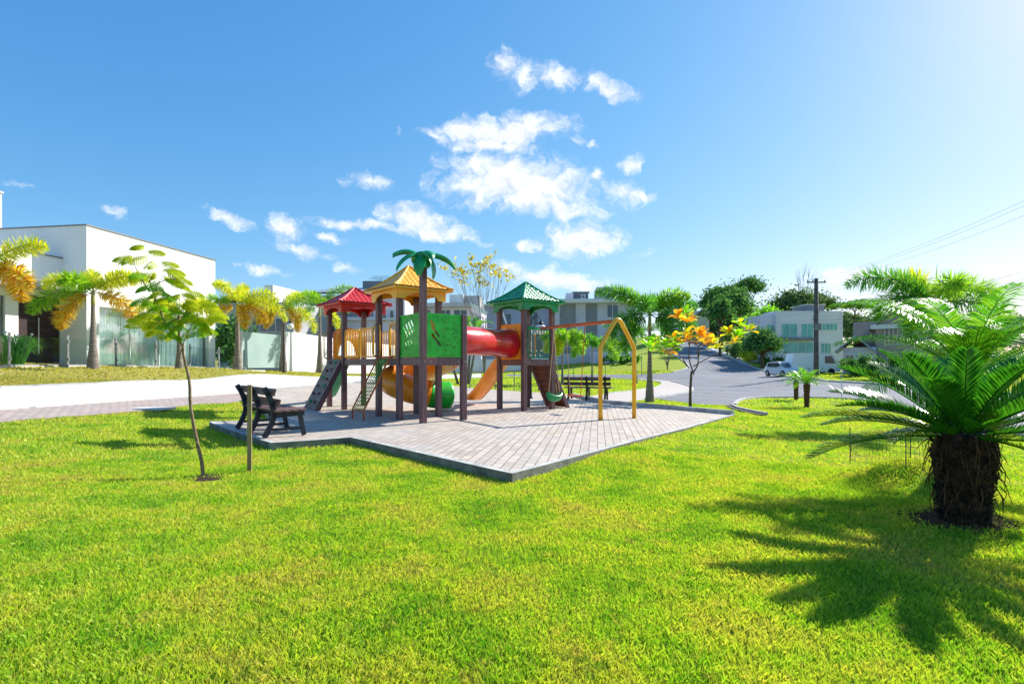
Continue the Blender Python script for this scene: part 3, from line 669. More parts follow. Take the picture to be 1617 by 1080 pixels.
mb.build('side_rail', M_post, cw, bevel=.005)
rr = random.Random(3); cols_ = [M_post, M_groof, mat('hold_maroon', '#6b2320', rough=.5)]
for k in range(12):
    t = .08 + .84 * (k // 2) / 5.6 + rr.uniform(-.02, .02); y = yc + (-.2 if k % 2 else .18) + rr.uniform(-.07, .07); x = topx + (botx-topx)*t; z = DECK + (.02-DECK)*t
    mb = MB(); mb.sphere((x - .012, y, z + .01), (.042, .045, .045), 8); mb.build('climbing_hold', cols_[k % 3], cw, smooth=True)
# dark-green slide, end of the red tower
def slide(p_top, p_bot, z_top, z_bot, wd, M, side=.13, nm='slide'):
    p0 = Vector(p_top).to_3d(); p1 = Vector(p_bot).to_3d(); d = (p1 - p0); r = d.normalized().cross(Vector((0,0,1))); n_ = 18; rows = []; und = []
    for i in range(n_ + 1):
        t = i / n_; q = p0 + d * t
        if t < .1: z = z_top
        elif t > .84: z = z_bot
        else: u_ = (t - .1) / .74; u2 = u_ * u_ * (3 - 2*u_) * .35 + u_ * .65; z = z_top + (z_bot - z_top) * u2
        pr = [(-wd/2-.03, side*.9), (-wd/2, side), (-wd/2+.03, side*.75), (-wd/2+.06, .02), (0, 0), (wd/2-.06, .02), (wd/2-.03, side*.75), (wd/2, side), (wd/2+.03, side*.9)]
        rows.append([tuple(q + r * a + Vector((0,0,z+b))) for a, b in pr]); und.append([tuple(q + r * a + Vector((0,0,z+b-(.035 if abs(a) < wd/2-.04 else .10)))) for a, b in pr])
    mb = MB(); mb.grid(rows); mb.grid([x[::-1] for x in und])
    for i in range(n_):
        for c_ in (0, -1): mb.add([rows[i][c_], rows[i+1][c_], und[i+1][c_], und[i][c_]], [(0,1,2,3)])
    for e in (0, -1):
        k = len(rows[e]); mb.add(list(rows[e]) + list(und[e]), [(i, i+1, k+i+1, k+i) for i in range(k-1)])
    return mb.build(nm, M, play, smooth=True)
slide((S*.5, 5*S + .05), (S*.5, 5*S + 1.95), DECK, .22, .52, M_tgr, nm='green_slide')
slide((GX + S*.5, GY + S + .05), (GX + S*.5, GY + S + 2.25), DECK, .16, .56, M_org, .18, nm='orange_slide')
# net ladder
y0, y1 = 1.5*S - .31, 1.5*S + .31; xt, xb = -.05, -.78
mb = MB()
mb.tube([(xb,y0,.0),(xb,y0,.2),(xb+.02,y0,.26),(xt-.10,y0,DECK-.02),(xt-.02,y0,DECK+.03),(xt-.02,y1,DECK+.03),(xt-.10,y1,DECK-.02),(xb+.02,y1,.26),(xb,y1,.2),(xb,y1,.0)], .02, 8)
mb.tube([(xb,y0,.22),(xb,y1,.22)], .017, 8); lad = mb.build('net_ladder', M_cop, play, smooth=True); mb = MB()
for k in range(15): t = k / 14; x = xb+.02 + (xt-.1-xb-.02)*t; z = .26 + (DECK-.02-.26)*t; mb.tube([(x,y0,z),(x,(y0+y1)/2,z-.02),(x,y1,z)], .009, 5)
for k in range(1, 7): y = y0 + (y1-y0)*k/7; mb.tube([(xb+.02,y,.25),((xb+xt)/2-.04,y,(.25+DECK)/2-.05),(xt-.1,y,DECK-.03)], .009, 5)
mb.build('net', M_rope, lad)
# wooden ramp on the green tower
mb = MB(); xr0, xr1 = GX + S + .045, GX + S + .82; ym = GY + S/2; kk = 8
for k in range(kk):
    a, b = k / kk + .004, (k+1) / kk - .006
    ramp_board(mb, xr0+(xr1-xr0)*a, DECK+(.02-DECK)*a, xr0+(xr1-xr0)*b, DECK+(.02-DECK)*b, ym - .4, ym + .4, .04)
wr = mb.build('wooden_ramp', mat('ramp_wood', '#7a4630', '#5a3222', rough=.6, scale=4, stretch=(6,1,6)), play); mb = MB()
for y in (ym - .43, ym + .43): ramp_board(mb, xr0, DECK + .02, xr1, .01, y - .024, y + .024, .12)
mb.build('side_rail', M_post, wr, bevel=.005)
# red tube and the orange end plates
def plate_hole(o_, ux, sz, zc, r, M):
    mb = MB(); poly = [(-sz,-.5),(sz,-.5),(sz,.52),(-sz,.52)]; h = [(r*math.cos(R(a)), r*math.sin(R(a))) for a in range(0, 360, 15)][::-1]
    mb.plate((o_[0], o_[1], zc), ux, (0,0,1), poly, [h], .03)
    for sx in (-1, 1):
        for sz_ in (-.42, -.3, .42): q = Vector((o_[0], o_[1], zc + sz_)) + Vector(ux) * sx * sz * .85; mb.sphere(q, .02, 8)
    return mb.build('end_plate', M, play)
TZ = 1.86
plate_hole((GX - .01, GY + S/2), (0,-1,0), S/2 - .03, TZ + .02, .40, M_org)
plate_hole((S + .01, S/2), (0,-1,0), S/2 - .07, TZ + .02, .38, M_org)
def hollow(mb, pts, ro, ri, n=28):
    mb.tube(pts, ro, n, caps=False); pp = MB(); pp.tube(pts, ri, n, caps=False); mb.add(pp.v, [f[::-1] for f in pp.f]); k = len(pts)
    o0 = len(mb.v) - 2 * k * n
    for e in (0, k - 1):
        mb.f += [(o0 + e*n + j, o0 + e*n + (j+1) % n, o0 + k*n + e*n + (j+1) % n, o0 + k*n + e*n + j) for j in range(n)]; mb.mi += [0] * n
pts = []; rr1 = []
for i in range(15):
    t = i / 14; x = S + .02 + (GX - S - .04) * t; y = S/2 + (GY) * (t*t*(3-2*t)); pts.append((x, y, TZ))
    rr1.append(.355 if t < .72 else .355 + .06 * ((t-.72)/.28)**.7)
mb = MB(); hollow(mb, pts, rr1, [a - .02 for a in rr1]); rt = mb.build('red_tube', M_red, play, smooth=True)
mb = MB()
for t in (.32, .62):
    i = int(t*14); p_ = Vector(pts[i]) + Vector((0, -.352, -.02)); mb.sphere(p_, (.035, .012, .06), 8)
mb.build('vent_plug', M_org, rt, smooth=True)
# spiral tube slide behind
def cr(pts, m=6):
    P = [Vector(p) for p in pts]; P = [P[0]*2-P[1]] + P + [P[-1]*2-P[-2]]; out = []
    for i in range(1, len(P)-2):
        for k in range(m):
            t = k/m; a, b, c_, d = P[i-1:i+3]; out.append(.5*((2*b)+(-a+c_)*t+(2*a-5*b+4*c_-d)*t*t+(-a+3*b-3*c_+d)*t**3))
    out.append(P[-2]); return out
sp2 = cr([(.95,3.3,.82),(1.02,2.95,.7),(1.4,2.68,.55),(1.95,2.55,.44),(2.3,2.5,.42)], 6)
sp_ = cr([(S+.03,1.5*S,1.84),(1.6,1.68,1.8),(2.15,2.05,1.62),(2.3,2.75,1.38),(1.95,3.4,1.14),(1.35,3.62,.96),(.95,3.3,.82)], 6)
mb = MB(); hollow(mb, sp_ + sp2[1:16], .37, .35, 24); mb.build('spiral_tube', M_org, play, smooth=True)
mb = MB(); hollow(mb, sp2[15:], .375, .352, 24); mb.build('tube_exit', M_gpan, play, smooth=True)
mb = MB(); hollow(mb, [sp2[15], sp2[15] + Vector((.05,-.03,-.02))], .41, .37, 24); mb.build('tube_flange', M_org, play, smooth=True)
plate_hole((S + .01, 1.5*S), (0,-1,0), S/2 - .07, 1.86, .38, M_org)

rr_l = random.Random(12); mb = MB()
for _ in range(260):
    x = rr_l.gauss(-2.9, .55); y = rr_l.gauss(11.6, .5)
    if rr_l.random() < .35: x, y = rr_l.uniform(-4, 5), rr_l.uniform(8.5, 14)
    z = G(x, y) + .127; a = rr_l.uniform(0, 6.28); s_ = rr_l.uniform(.008, .02); ca, sa = math.cos(a) * s_, math.sin(a) * s_
    if inside(slab_poly, np.array([x]), np.array([y]))[0]: mb.add([(x-ca, y-sa, z), (x+sa*.5, y-ca*.5, z+.004), (x+ca, y+sa, z+.002), (x-sa*.5, y+ca*.5, z+.006)], [(0,1,2,3)])
o = mb.build('fallen_leaves', leafmat('dry_fallen', ['#8a7a3a', '#6f8a34', '#9c8650', '#5c4a30'], .2)); o['kind'] = 'stuff'; o['label'] = 'scattered small fallen leaves on the paving'; o['category'] = 'leaves'

# ------------------------------------------------------------------ swing set
P0 = Vector((2.52, 12.85, 0)); bd = Vector((-.562, .827, 0)); ld = Vector((.827, .562, 0)); BL = 3.2
swing = thing('swing_set', 'yellow A-frame swing set with terracotta top beam joined to the play structure', 'swing set', P0, math.atan2(ld.y, ld.x))
mb = MB(); T = 2.33; z0_ = G(P0.x, P0.y) + .10
mb.tube(cr([(-.56,0,z0_),(-.56,0,.8),(-.56,0,1.55),(-.555,0,1.66),(-.50,0,1.76),(-.16,0,2.22),(-.08,0,2.31),(0,0,2.34),(.08,0,2.31),(.16,0,2.22),(.50,0,1.76),(.555,0,1.66),(.56,0,1.55),(.56,0,.8),(.56,0,z0_)], 3), .052, 12)
mb.build('a_frame', M_yel, swing, smooth=True)
mb = MB(); mb.tube([(0, .0, T - .02), (0, BL, T - .02)], .043, 10); mb.build('top_beam', M_cop, swing, smooth=True)
mb = MB(); mb.tube([(0, BL - .02, T - .02), (-.15, BL + .05, T - .02), (-.50, BL - .1, T - .05)], .045, 10); mb.build('beam_socket', M_groof, swing, smooth=True)
M_cord = mat('pale_rope', '#c9b088', '#a58c62', rough=.9); M_ocord = mat('orange_rope', '#c86a2a', rough=.8)
b_s = swing
def bucket():
    rows = []
    for i in range(9):
        th = i / 8 * math.pi * .5; row = []
        for j in range(17):
            a = 2*math.pi*j/16; rx = .27 * math.sin(th + .001); ry = .17 * math.sin(th + .001)
            lip = .05 * math.cos(a)**2 if i == 8 else 0
            row.append((rx*math.cos(a)*1.05, ry*math.sin(a), -.16*math.cos(th) + lip * .9 + (.06*abs(math.cos(a))**3 if i > 5 else 0)))
        rows.append(row)
    mb = MB(); mb.grid(rows); inn = [[(p[0]*.9, p[1]*.9, p[2] + .02) for p in r_][::-1] for r_ in rows]; mb.grid(inn); mb.grid([rows[-1], inn[-1][::-1]]); return mb
mb = bucket(); se = mb.build('swing_seat', M_groof, swing, smooth=True, loc=(.12, BL*.80, .40), rz=R(5)); se['label'] = 'green bucket swing seat'
mb = MB(); mb.tube([(-.22, .0, .05), (-.04, -.04, T - .42)], .011, 6); mb.tube([(.20, .0, .05), (.0, .04, T - .42)], .011, 6); mb.tube([(.02,-.1,.0),(.02,-.04,.35)], .01, 6); mb.build('swing_rope', M_cord, se)
mb = MB(); mb.box((0,0,0), (.17, .46, .04)); s2 = mb.build('swing_seat', M_cop, swing, bevel=.012, loc=(0, BL*.48, .46)); s2['label'] = 'flat terracotta swing seat'
mb = MB(); mb.tube([(0,-.21,0),(0,-.38,T-.48)], .011, 6); mb.build('swing_rope', M_ocord, s2); mb = MB(); mb.tube([(0,.21,0),(0,.38,T-.48)], .011, 6); mb.build('swing_rope', M_cord, s2)

# ------------------------------------------------------------------ benches
M_bw = mat('bench_slat', '#7b5c58', '#5d4441', rough=.6, scale=5, stretch=(1,.2,1), bump=.15); M_bf = mat('bench_frame', '#232c3c', '#171d29', rough=.55, scale=6, bump=.2)
def bench(loc, rz, label, ln=2.25, nfr=3, Mf=M_bf, Ms=M_bw, dark=False):
    """length along local y, seat opens to +x; origin midway between back feet"""
    t = thing('park_bench', label, 'bench', loc, rz, 'park benches round the playground')
    ys = [(-ln/2 + .2) + (ln - .4) * k / (nfr - 1) for k in range(nfr)]
    for y in ys:
        mb = MB()
        back = cr([(-.06,y,0),(.02,y,.14),(.085,y,.30),(.10,y,.42),(.075,y,.56),(.02,y,.72),(-.06,y,.86)], 3); w_ = [.075,.07,.075,.085,.07,.06,.06]
        for i in range(len(back)-1): mb.beam(back[i], back[i+1] + (back[i+1]-back[i]).normalized()*.01, .06, .085, up=(0,1,0)) if 0 else mb.beam(back[i], back[i+1], .085, .065, up=(0,1,0))
        mb.tube([back[0], back[0]+Vector((0,0,.001))], .03, 4)
        mb.beam((.08,y,.385), (.60,y,.40), .065, .075, up=(0,1,0)) if 0 else mb.beam((.08,y,.375), (.62,y,.40), .065, .08)
        mb.beam((.55,y,.37), (.62,y,.0), .065, .07, up=(1,0,0)); mb.beam((.06,y,.13), (.58,y,.13), .045, .045)
        mb.build('bench_frame', Mf, t, bevel=.008)
    for k in range(4): mb = MB(); x = .14 + k * .135; mb.box((x, 0, .455 + .004*k), (.118, ln, .035)); mb.build('seat_slat', Ms, t, bevel=.006)
    for (x, z) in ((.135, .60), (.06, .785)):
        mb = MB(); mb.beam((x, -ln/2, z), (x, ln/2, z), .035, .13, up=(.28,0,1)); mb.build('back_slat', Ms, t, bevel=.006)
    return t
b0 = Vector((-4.83, 10.05, .0)); bench((b0.x, b0.y, .0), R(40), 'wooden park bench on the corner of the paving, closest to the camera')
p_ = uz(926, 632, -.03); bench((p_[0], p_[1], -.03), R(72), 'brown park bench standing behind the swings beside the curved footpath', ln=1.75, Mf=mat('bench_brown', '#3c2c28', rough=.6))
p_ = uz(690, 611, .12); 
p_ = W(694, 612, 24); bench((p_.x, p_.y, G(p_.x, p_.y) + .12), R(195), 'distant dark bench seen end-on beneath the play structure, beside the white street', ln=1.6)
# ------------------------------------------------------------------ plants
M_trunkg = mat('palm_trunk', '#8d8378', '#6a6058', rough=.85, scale=2, stretch=(1,1,9), bump=.4, bscale=12)
M_bark = mat('bark', '#6b5a4c', '#4a3c32', rough=.9, scale=5, stretch=(1,1,3), bump=.5)
M_fy = leafmat('frond_yellow', ['#b9cc2c', '#d8d438', '#98b82c', '#e4cc40', '#84ac28'], .5)
M_fg = leafmat('frond_green', ['#5f9a20', '#84b42c', '#a2c238', '#4b861c'], .5)
M_fo = leafmat('frond_orange', ['#d8bc34', '#cc8c34', '#b8bc30', '#b07438', '#dcc848', '#9cac2c'], .5)
M_fd = leafmat('frond_dark', ['#43862f', '#5c9c38', '#3c7a2c', '#7eb046'], .48, rough=.35)
def frond(mb, base, az, el, ln, droop, nst, leaf, per=2, wd=.03, fold=35, plume=False, petiole=.12, tipdroop=.3, rachis=.012, rmb=None, sweep=.55):
    """arching rachis with leaflets; angles in degrees, az clockwise from +Y"""
    p = Vector(base); e = el; a = R(az); pts = [p.copy()]; dirs = []; n_ = nst
    for i in range(n_):
        t = i / n_; d = Vector((math.sin(a)*math.cos(R(e)), math.cos(a)*math.cos(R(e)), math.sin(R(e)))); dirs.append(d)
        p = p + d * ln / n_; pts.append(p.copy()); e -= droop * (.4 + 1.2 * t) / n_
    dirs.append(dirs[-1]); (rmb or mb).tube(pts[::max(1, n_//10)] + [pts[-1]], [rachis * (1 - .8 * i / (len(pts[::max(1, n_//10)]))) for i in range(len(pts[::max(1, n_//10)]) + 1)], 4)
    side = Vector((math.cos(a), -math.sin(a), 0))
    for i in range(1, n_ + 1):
        t = i / n_
        if t < petiole: continue
        d = dirs[i]; up = side.cross(d).normalized(); tt = (t - petiole) / (1 - petiole)
        ll = leaf * (math.sin(math.pi * min(.97, (.12 + .86 * tt))) ** .6 + .08) * random.uniform(.88, 1.1)
        for k in range(per):
            if plume: ang = random.uniform(0, 2*math.pi); o_ = side * math.cos(ang) + up * math.sin(ang)
            else:
                sg = 1 if k % 2 else -1; o_ = side * sg * math.cos(R(fold)) + up * math.sin(R(fold))
            o_ = (o_ + Vector((random.uniform(-.09,.09), random.uniform(-.09,.09), random.uniform(-.09,.09)))).normalized()
            ld = (o_ * math.cos(sweep) + d * math.sin(sweep)).normalized(); w_ = d.cross(ld).cross(ld)
            w_ = ld.cross(up if not plume else Vector((random.uniform(-1,1), random.uniform(-1,1), random.uniform(-1,1))))
            if w_.length < .01: w_ = d
            w_ = w_.normalized() * wd / 2
            q = pts[i]; m1 = q + ld * ll * .5; tip = q + ld * ll + Vector((0,0,-tipdroop * ll))
            mb.add([q - w_*.6, q + w_*.6, m1 + w_ + Vector((0,0,-.06*ll)), m1 - w_ + Vector((0,0,-.06*ll)), tip], [(0,1,2,3), (3,2,4)])
def foxtail(loc, H, label, specs, group='foxtail palms in a row on the verge', base_r=.22, spread=1.0, name='foxtail_palm', spire=True):
    """specs: (az, el, length, colour material)"""
    t = thing(name, label, 'palm', loc, 0, group)
    base_r *= .66
    mb = MB(); prof = [(base_r*1.15,-.15),(base_r*1.1,0),(base_r*.95,H*.12),(base_r*.62,H*.3),(base_r*.45,H*.55),(base_r*.36,H*.8),(base_r*.33,H*.86)]
    mb.lathe(prof, (0,0,0), 12); k = 26
    for i in range(k): z = H * .84 * i / k; r = np.interp(z, [p[1] for p in prof], [p[0] for p in prof]); mb.lathe([(r*1.0, z), (r + .007, z + .012), (r, z + .024)], (0,0,0), 12)
    mb.build('trunk', M_trunkg, t, smooth=True)
    mb = MB(); mb.lathe([(base_r*.36,H*.82),(base_r*.42,H*.86),(base_r*.34,H*.95),(base_r*.16,H*1.02),(.02,H*1.06)], (0,0,0), 10); mb.build('crownshaft', mat('crownshaft', '#8fa05a', '#9b8a5a', rough=.6), t, smooth=True)
    for (az, el, ln, M) in specs:
        mb = MB(); frond(mb, (0,0,H*.98), az, el, ln * spread * 1.12, random.uniform(70, 100), 58, .47*spread, per=8, wd=(.034 if loc[1] > 18 else .024)*spread, plume=True, petiole=.13, tipdroop=.12, rachis=.02, sweep=.38)
        mb.build('frond', M, t)
    if spire: mb = MB(); mb.tube([(0,0,H),(.01,.01,H*1.0+.5*spread),(.03,0,H+1.0*spread)], [.03,.02,.004], 5); mb.build('spear_leaf', M_fy, t)
    return t
def atpx(px, py, Y, dz=0): p = W(px, py, Y); return (p.x, p.y, G(p.x, p.y) + dz)
# photo azimuths: 270 = towards picture left, 90 = right, 0 = away, 180 = towards camera
foxtail(atpx(147,585,21.3), 3.05, 'big foxtail palm in front of the dark house door, one leaf drooping red-brown', [(275,38,2.1,M_fy),(80,48,2.0,M_fy),(262,8,2.3,M_fg),(100,-2,2.2,M_fo),(245,-22,1.7,M_fo),(30,55,1.7,M_fy),(180,40,1.5,M_fg),(320,60,1.6,M_fy)], base_r=.30)
foxtail(atpx(-18,585,18.2), 3.5, 'foxtail palm cut off by the left picture edge, its orange fronds hanging into view', [(85,50,1.9,M_fy),(95,5,1.6,M_fo),(75,-15,1.4,M_fo),(270,30,2,M_fg),(180,20,1.6,M_fo)], base_r=.28)
foxtail(atpx(283,583,25.6), 2.75, 'foxtail palm at the end of the white house, partly hidden by the sapling', [(270,30,1.9,M_fy),(90,25,1.9,M_fy),(250,-10,1.7,M_fy),(100,-12,1.7,M_fg),(20,45,1.5,M_fy),(190,30,1.4,M_fy)], base_r=.25)
foxtail(atpx(375,586,29.9), 3.7, 'foxtail palm with thick orange lower fronds beside the garden wall corner', [(268,30,2.3,M_fg),(95,42,2.4,M_fy),(262,-2,1.8,M_fo),(100,0,1.9,M_fo),(350,70,1.9,M_fy),(190,60,2.0,M_fy),(92,20,2.9,M_fy),(130,-20,1.6,M_fo)], base_r=.36)
foxtail(atpx(447,588,34.2), 4.2, 'foxtail palm behind the globe lamp, yellow-green over orange fronds', [(265,30,2.2,M_fy),(88,38,2.6,M_fg),(255,-2,1.8,M_fo),(96,-2,2.6,M_fy),(110,-18,1.9,M_fo),(20,60,2.0,M_fy),(240,-20,1.6,M_fo)], base_r=.38)
foxtail(atpx(505,589.5,38.8), 4.9, 'greenest foxtail palm of the row, just left of the red roof', [(268,28,2.6,M_fg),(70,62,2.6,M_fg),(100,25,2.2,M_fg),(260,-10,2.2,M_fg),(100,-20,2.0,M_fy),(180,45,2,M_fg),(300,55,2.2,M_fg)], base_r=.38)
M_fr = M_fd
foxtail(atpx(1026,636,21.6), 3.6, 'dark green palm by the road, in front of the far hill road', [(275,50,2.2,M_fd),(75,40,2.1,M_fd),(250,5,2.0,M_fd),(100,2,2.0,M_fd),(300,62,1.8,M_fg),(200,35,1.8,M_fd),(30,50,1.8,M_fd),(110,-25,1.7,M_fd),(255,-25,1.8,M_fd),(85,60,1.8,M_fg)], group='green palms across the paving', base_r=.26, spread=1.0)
foxtail(atpx(1003,598,47), 4.3, 'dark palm with drooping fronds on the far kerb behind the yellow A-frame', [(270,45,2.8,M_fd),(80,40,2.8,M_fd),(255,0,2.8,M_fd),(100,0,2.8,M_fd),(0,60,2.4,M_fg),(180,30,2.6,M_fd),(285,-20,2.6,M_fg)], group='green palms across the paving', base_r=.34)
foxtail(atpx(888,603,34), 3.0, 'short round-headed palm seen just right of the green tower', [(270,35,1.3,M_fg),(90,40,1.4,M_fg),(240,0,1.5,M_fy),(110,-5,1.6,M_fg),(180,30,1.3,M_fg),(0,50,1.3,M_fd),(200,-15,1.5,M_fy)], group='green palms across the paving', base_r=.16, spire=False)
foxtail(atpx(935,600,38), 2.9, 'low palm between the swing ropes in front of the grey three-storey house', [(270,35,2.0,M_fd),(85,35,2.0,M_fg),(240,5,1.9,M_fg),(110,0,2.0,M_fg),(180,30,1.6,M_fd),(0,50,1.6,M_fd)], group='green palms across the paving', base_r=.16, spire=False)
foxtail(W(1478,620,14.5)[:2] + (G(*W(1478,620,14.5)[:2]),), 3.35, 'palm rising behind the big cycad with a long dark frond arching to the left', [(272,40,2.3,M_fd),(262,22,1.9,M_fd),(80,35,2.0,M_fg),(0,65,1.6,M_fy),(200,40,1.5,M_fg),(100,10,2,M_fd),(310,62,1.5,M_fg),(240,-10,1.6,M_fd)], group='palms at the right-hand side', base_r=.2)

# big cycad, right foreground
CY = U(1522, 822); CY.z = G(CY.x, CY.y)
t = thing('cycad', 'large sago cycad with thick shaggy dark trunk in the right foreground', 'cycad', CY)
mb = MB(); M_cyt = mat('cycad_trunk', '#4a3426', '#1c130d', rough=.95, scale=14, bump=1, bscale=40, p=(.35,.6))
mb.lathe([(.18,-.2),(.19,.0),(.19,.2),(.21,.4),(.235,.55),(.22,.7),(.16,.78)], (0,0,0), 24)
for i in range(1100):
    z = random.uniform(0, .74); a = random.uniform(0, 6.283); r = np.interp(z, [0,.2,.4,.55,.7], [.19,.19,.208,.233,.218]) - .01; o_ = Vector((math.cos(a), math.sin(a), 0)); p = o_ * r + Vector((0,0,z)); s_ = Vector((-math.sin(a), math.cos(a), 0)) * random.uniform(.012,.03)
    up = Vector((0,0,1)) * random.uniform(.02,.05); out = o_ * random.uniform(.015,.05)
    mb.add([p - s_, p + s_, p + s_*.5 + up + out, p - s_*.5 + up + out, p + up*1.4], [(0,1,2,3),(3,2,4)])
mb.build('trunk', M_cyt, t)
mb = MB()
for i in range(120):
    a = random.uniform(0, 6.283); z = random.uniform(.2,.78); r = random.uniform(.21,.24); p = Vector((math.cos(a)*r, math.sin(a)*r, z)); ln_ = random.uniform(.08,.3); sw = Vector((random.uniform(-.08,.08), random.uniform(-.08,.08), 0)); o_ = Vector((math.cos(a), math.sin(a), 0))
    mb.tube([p, p + o_*.04 + sw*.4 + Vector((0,0,-ln_*.4)), p + o_*random.uniform(.0,.06) + sw + Vector((0,0,-ln_))], [.005,.004,.002], 4)
mb.build('dry_leaf_bases', mat('dry_leaf', '#6e4c30', '#38261a', rough=.9, scale=8), t)
M_cyf = leafmat('cycad_leaf', ['#2c6c1a', '#3d8020', '#256016', '#569628'], .36, rough=.25, spec=.7)
M_rach = mat('cycad_rachis', '#9aa05a', '#7c8a40', rough=.35)
azs = [(i * 137.5) % 360 for i in range(34)]
for i, az in enumerate(azs):
    lvl = i / 33; el = 5 + 62 * lvl ** 1.4 + random.uniform(-4, 4); ln_ = random.uniform(1.15, 1.45) * (1 - .3 * lvl)
    mb = MB(); frond(mb, (.06*math.sin(R(az)), .06*math.cos(R(az)), .74 + .05 * lvl), az, el, ln_, 34 - 8*lvl, 78, .22, per=2, wd=.0165, fold=38, petiole=.1, tipdroop=.16, rachis=.009, sweep=.75)
    fo = mb.build('frond', M_cyf, t)
# tall feather palm behind the cycad
FP = W(1535, 700, 6.9); FPz = G(FP.x, FP.y)
t = thing('feather_palm', 'bright green feather palm with long arching fronds directly behind the cycad', 'palm', (FP.x, FP.y, FPz), 0, 'palms at the right-hand side')
mb = MB(); mb.lathe([(.2,-.1),(.18,.1),(.15,.8),(.14,1.25),(.1,1.4)], (0,0,0), 16)
for i in range(160):
    z = random.uniform(0,1.3); a = random.uniform(0,6.283); r = np.interp(z,[0,1.4],[.18,.13]); o_ = Vector((math.cos(a), math.sin(a), 0)); p = o_*r + Vector((0,0,z)); s_ = Vector((-math.sin(a), math.cos(a), 0))*.03; mb.add([p - s_, p + s_, p + o_*.04 + Vector((0,0,.07))], [(0,1,2)])
mb.build('trunk', M_cyt, t)
M_fpl = leafmat('feather_leaf', ['#3a7c1c', '#509220', '#62a028', '#86b034'], .42, rough=.33, spec=.7)
for (az, el, ln_) in ((272,40,2.0),(262,22,1.75),(285,58,2.1),(300,70,1.9),(330,66,1.9),(0,74,1.7),(40,64,1.8),(75,50,2.0),(95,38,2.0),(110,22,1.8),(140,50,1.3),(170,68,1.2),(215,62,1.25),(240,50,1.6),(250,70,1.7),(20,45,1.7),(60,30,1.8),(190,80,1.5),(130,74,1.5)):
    mb = MB(); frond(mb, (0,0,1.3), az, el, ln_*.94, random.uniform(58, 80), 74, .38, per=2, wd=.017, fold=14, petiole=.14, tipdroop=.42, rachis=.013, sweep=.6); mb.build('frond', M_fpl, t)
# wire guard round a seedling and small cycads on the island
t = thing('wire_guard', 'low wire mesh guard standing on the mound behind the cycad', 'wire guard', (4.85, 6.95, G(4.85, 6.95)))
M_wire = mat('wire', '#5f6152', '#4a4b40', rough=.5, metal=.5); mb = MB(); r = .42
for k in range(34): a = 2*math.pi*k/34; mb.tube([(r*math.cos(a), r*math.sin(a), 0), (r*.92*math.cos(a), r*.92*math.sin(a), .34)], .0016, 4)
for z in (.02,.1,.18,.26,.34): q = r * (1 - .08*z/.34); mb.tube([(q*math.cos(R(a)), q*math.sin(R(a)), z) for a in range(0, 361, 15)], .0018, 4, caps=False)
mb.build('mesh', M_wire, t); mb = MB()
for a in (20, 140, 260): mb.tube([(r*math.cos(R(a)), r*math.sin(R(a)), -.05), (r*math.cos(R(a)), r*math.sin(R(a)), .42)], .006, 6)
mb.build('stake', M_wire, t)
def small_palm(px, py, Y, H, label, n_=22, ln=.85):
    p = atpx(px, py, Y); t = thing('dwarf_palm', label, 'palm', p, 0, 'dwarf palms on the lawn island'); mb = MB(); mb.lathe([(.13,-.1),(.12,0),(.09,.1),(.1,H*.6),(.13,H*.95),(.08,H)], (0,0,0), 12)
    for i in range(120):
        z = random.uniform(0,H); a = random.uniform(0,6.283); r = .11; o_ = Vector((math.cos(a), math.sin(a), 0)); q = o_*r + Vector((0,0,z)); s_ = Vector((-math.sin(a), math.cos(a), 0))*.02; mb.add([q - s_, q + s_, q + o_*.03 + Vector((0,0,.05))], [(0,1,2)])
    mb.build('trunk', mat('dwarf_trunk', '#6e4f35', '#46301f', rough=.95, scale=12, bump=.8), t)
    for i in range(n_):
        az = (i * 137.5) % 360; mb = MB(); frond(mb, (0,0,H*.98), az, 12 + 60 * i / n_, ln * random.uniform(.85,1.1), 62, 30, .2, per=2, wd=.02, fold=25, tipdroop=.3, rachis=.008, sweep=.6); mb.build('frond', M_fpl, t)
small_palm(1274, 645, 21.3, .95, 'dwarf palm with bright green crown, nearer of the pair on the island', ln=.95)
small_palm(1257, 632, 26.3, .95, 'dwarf palm half hidden behind its brighter neighbour on the island', 18, .8)

# generic broadleaf tree
def leafcloud(mb, centres, n_, size, seed=0, flat=.6):
    rg = np.random.default_rng(seed)
    k = len(centres); C_ = np.array([c_[:3] for c_ in centres]); Rr = np.array([c_[3] for c_ in centres]); w_ = Rr**2 / np.sum(Rr**2)
    idx = rg.choice(k, n_, p=w_); d = rg.normal(size=(n_, 3)); d /= np.linalg.norm(d, axis=1)[:,None]; rad = np.abs(rg.normal(size=n_)) * .62
    P = C_[idx] + d * (Rr[idx] * rad)[:,None] * np.array([1,1,flat]); a = rg.normal(size=(n_,3)); a /= np.linalg.norm(a, axis=1)[:,None]; b = np.cross(a, rg.normal(size=(n_,3))); b /= np.linalg.norm(b, axis=1)[:,None]
    s_ = size * rg.uniform(.6, 1.4, n_)[:,None]; V = np.stack([P - a*s_, P + b*s_*.45, P + a*s_, P - b*s_*.45], 1).reshape(-1, 3); o = len(mb.v)
    mb.v.extend(map(tuple, V.tolist())); mb.f.extend([(o+4*i, o+4*i+1, o+4*i+2, o+4*i+3) for i in range(n_)]); mb.mi.extend([0]*n_)
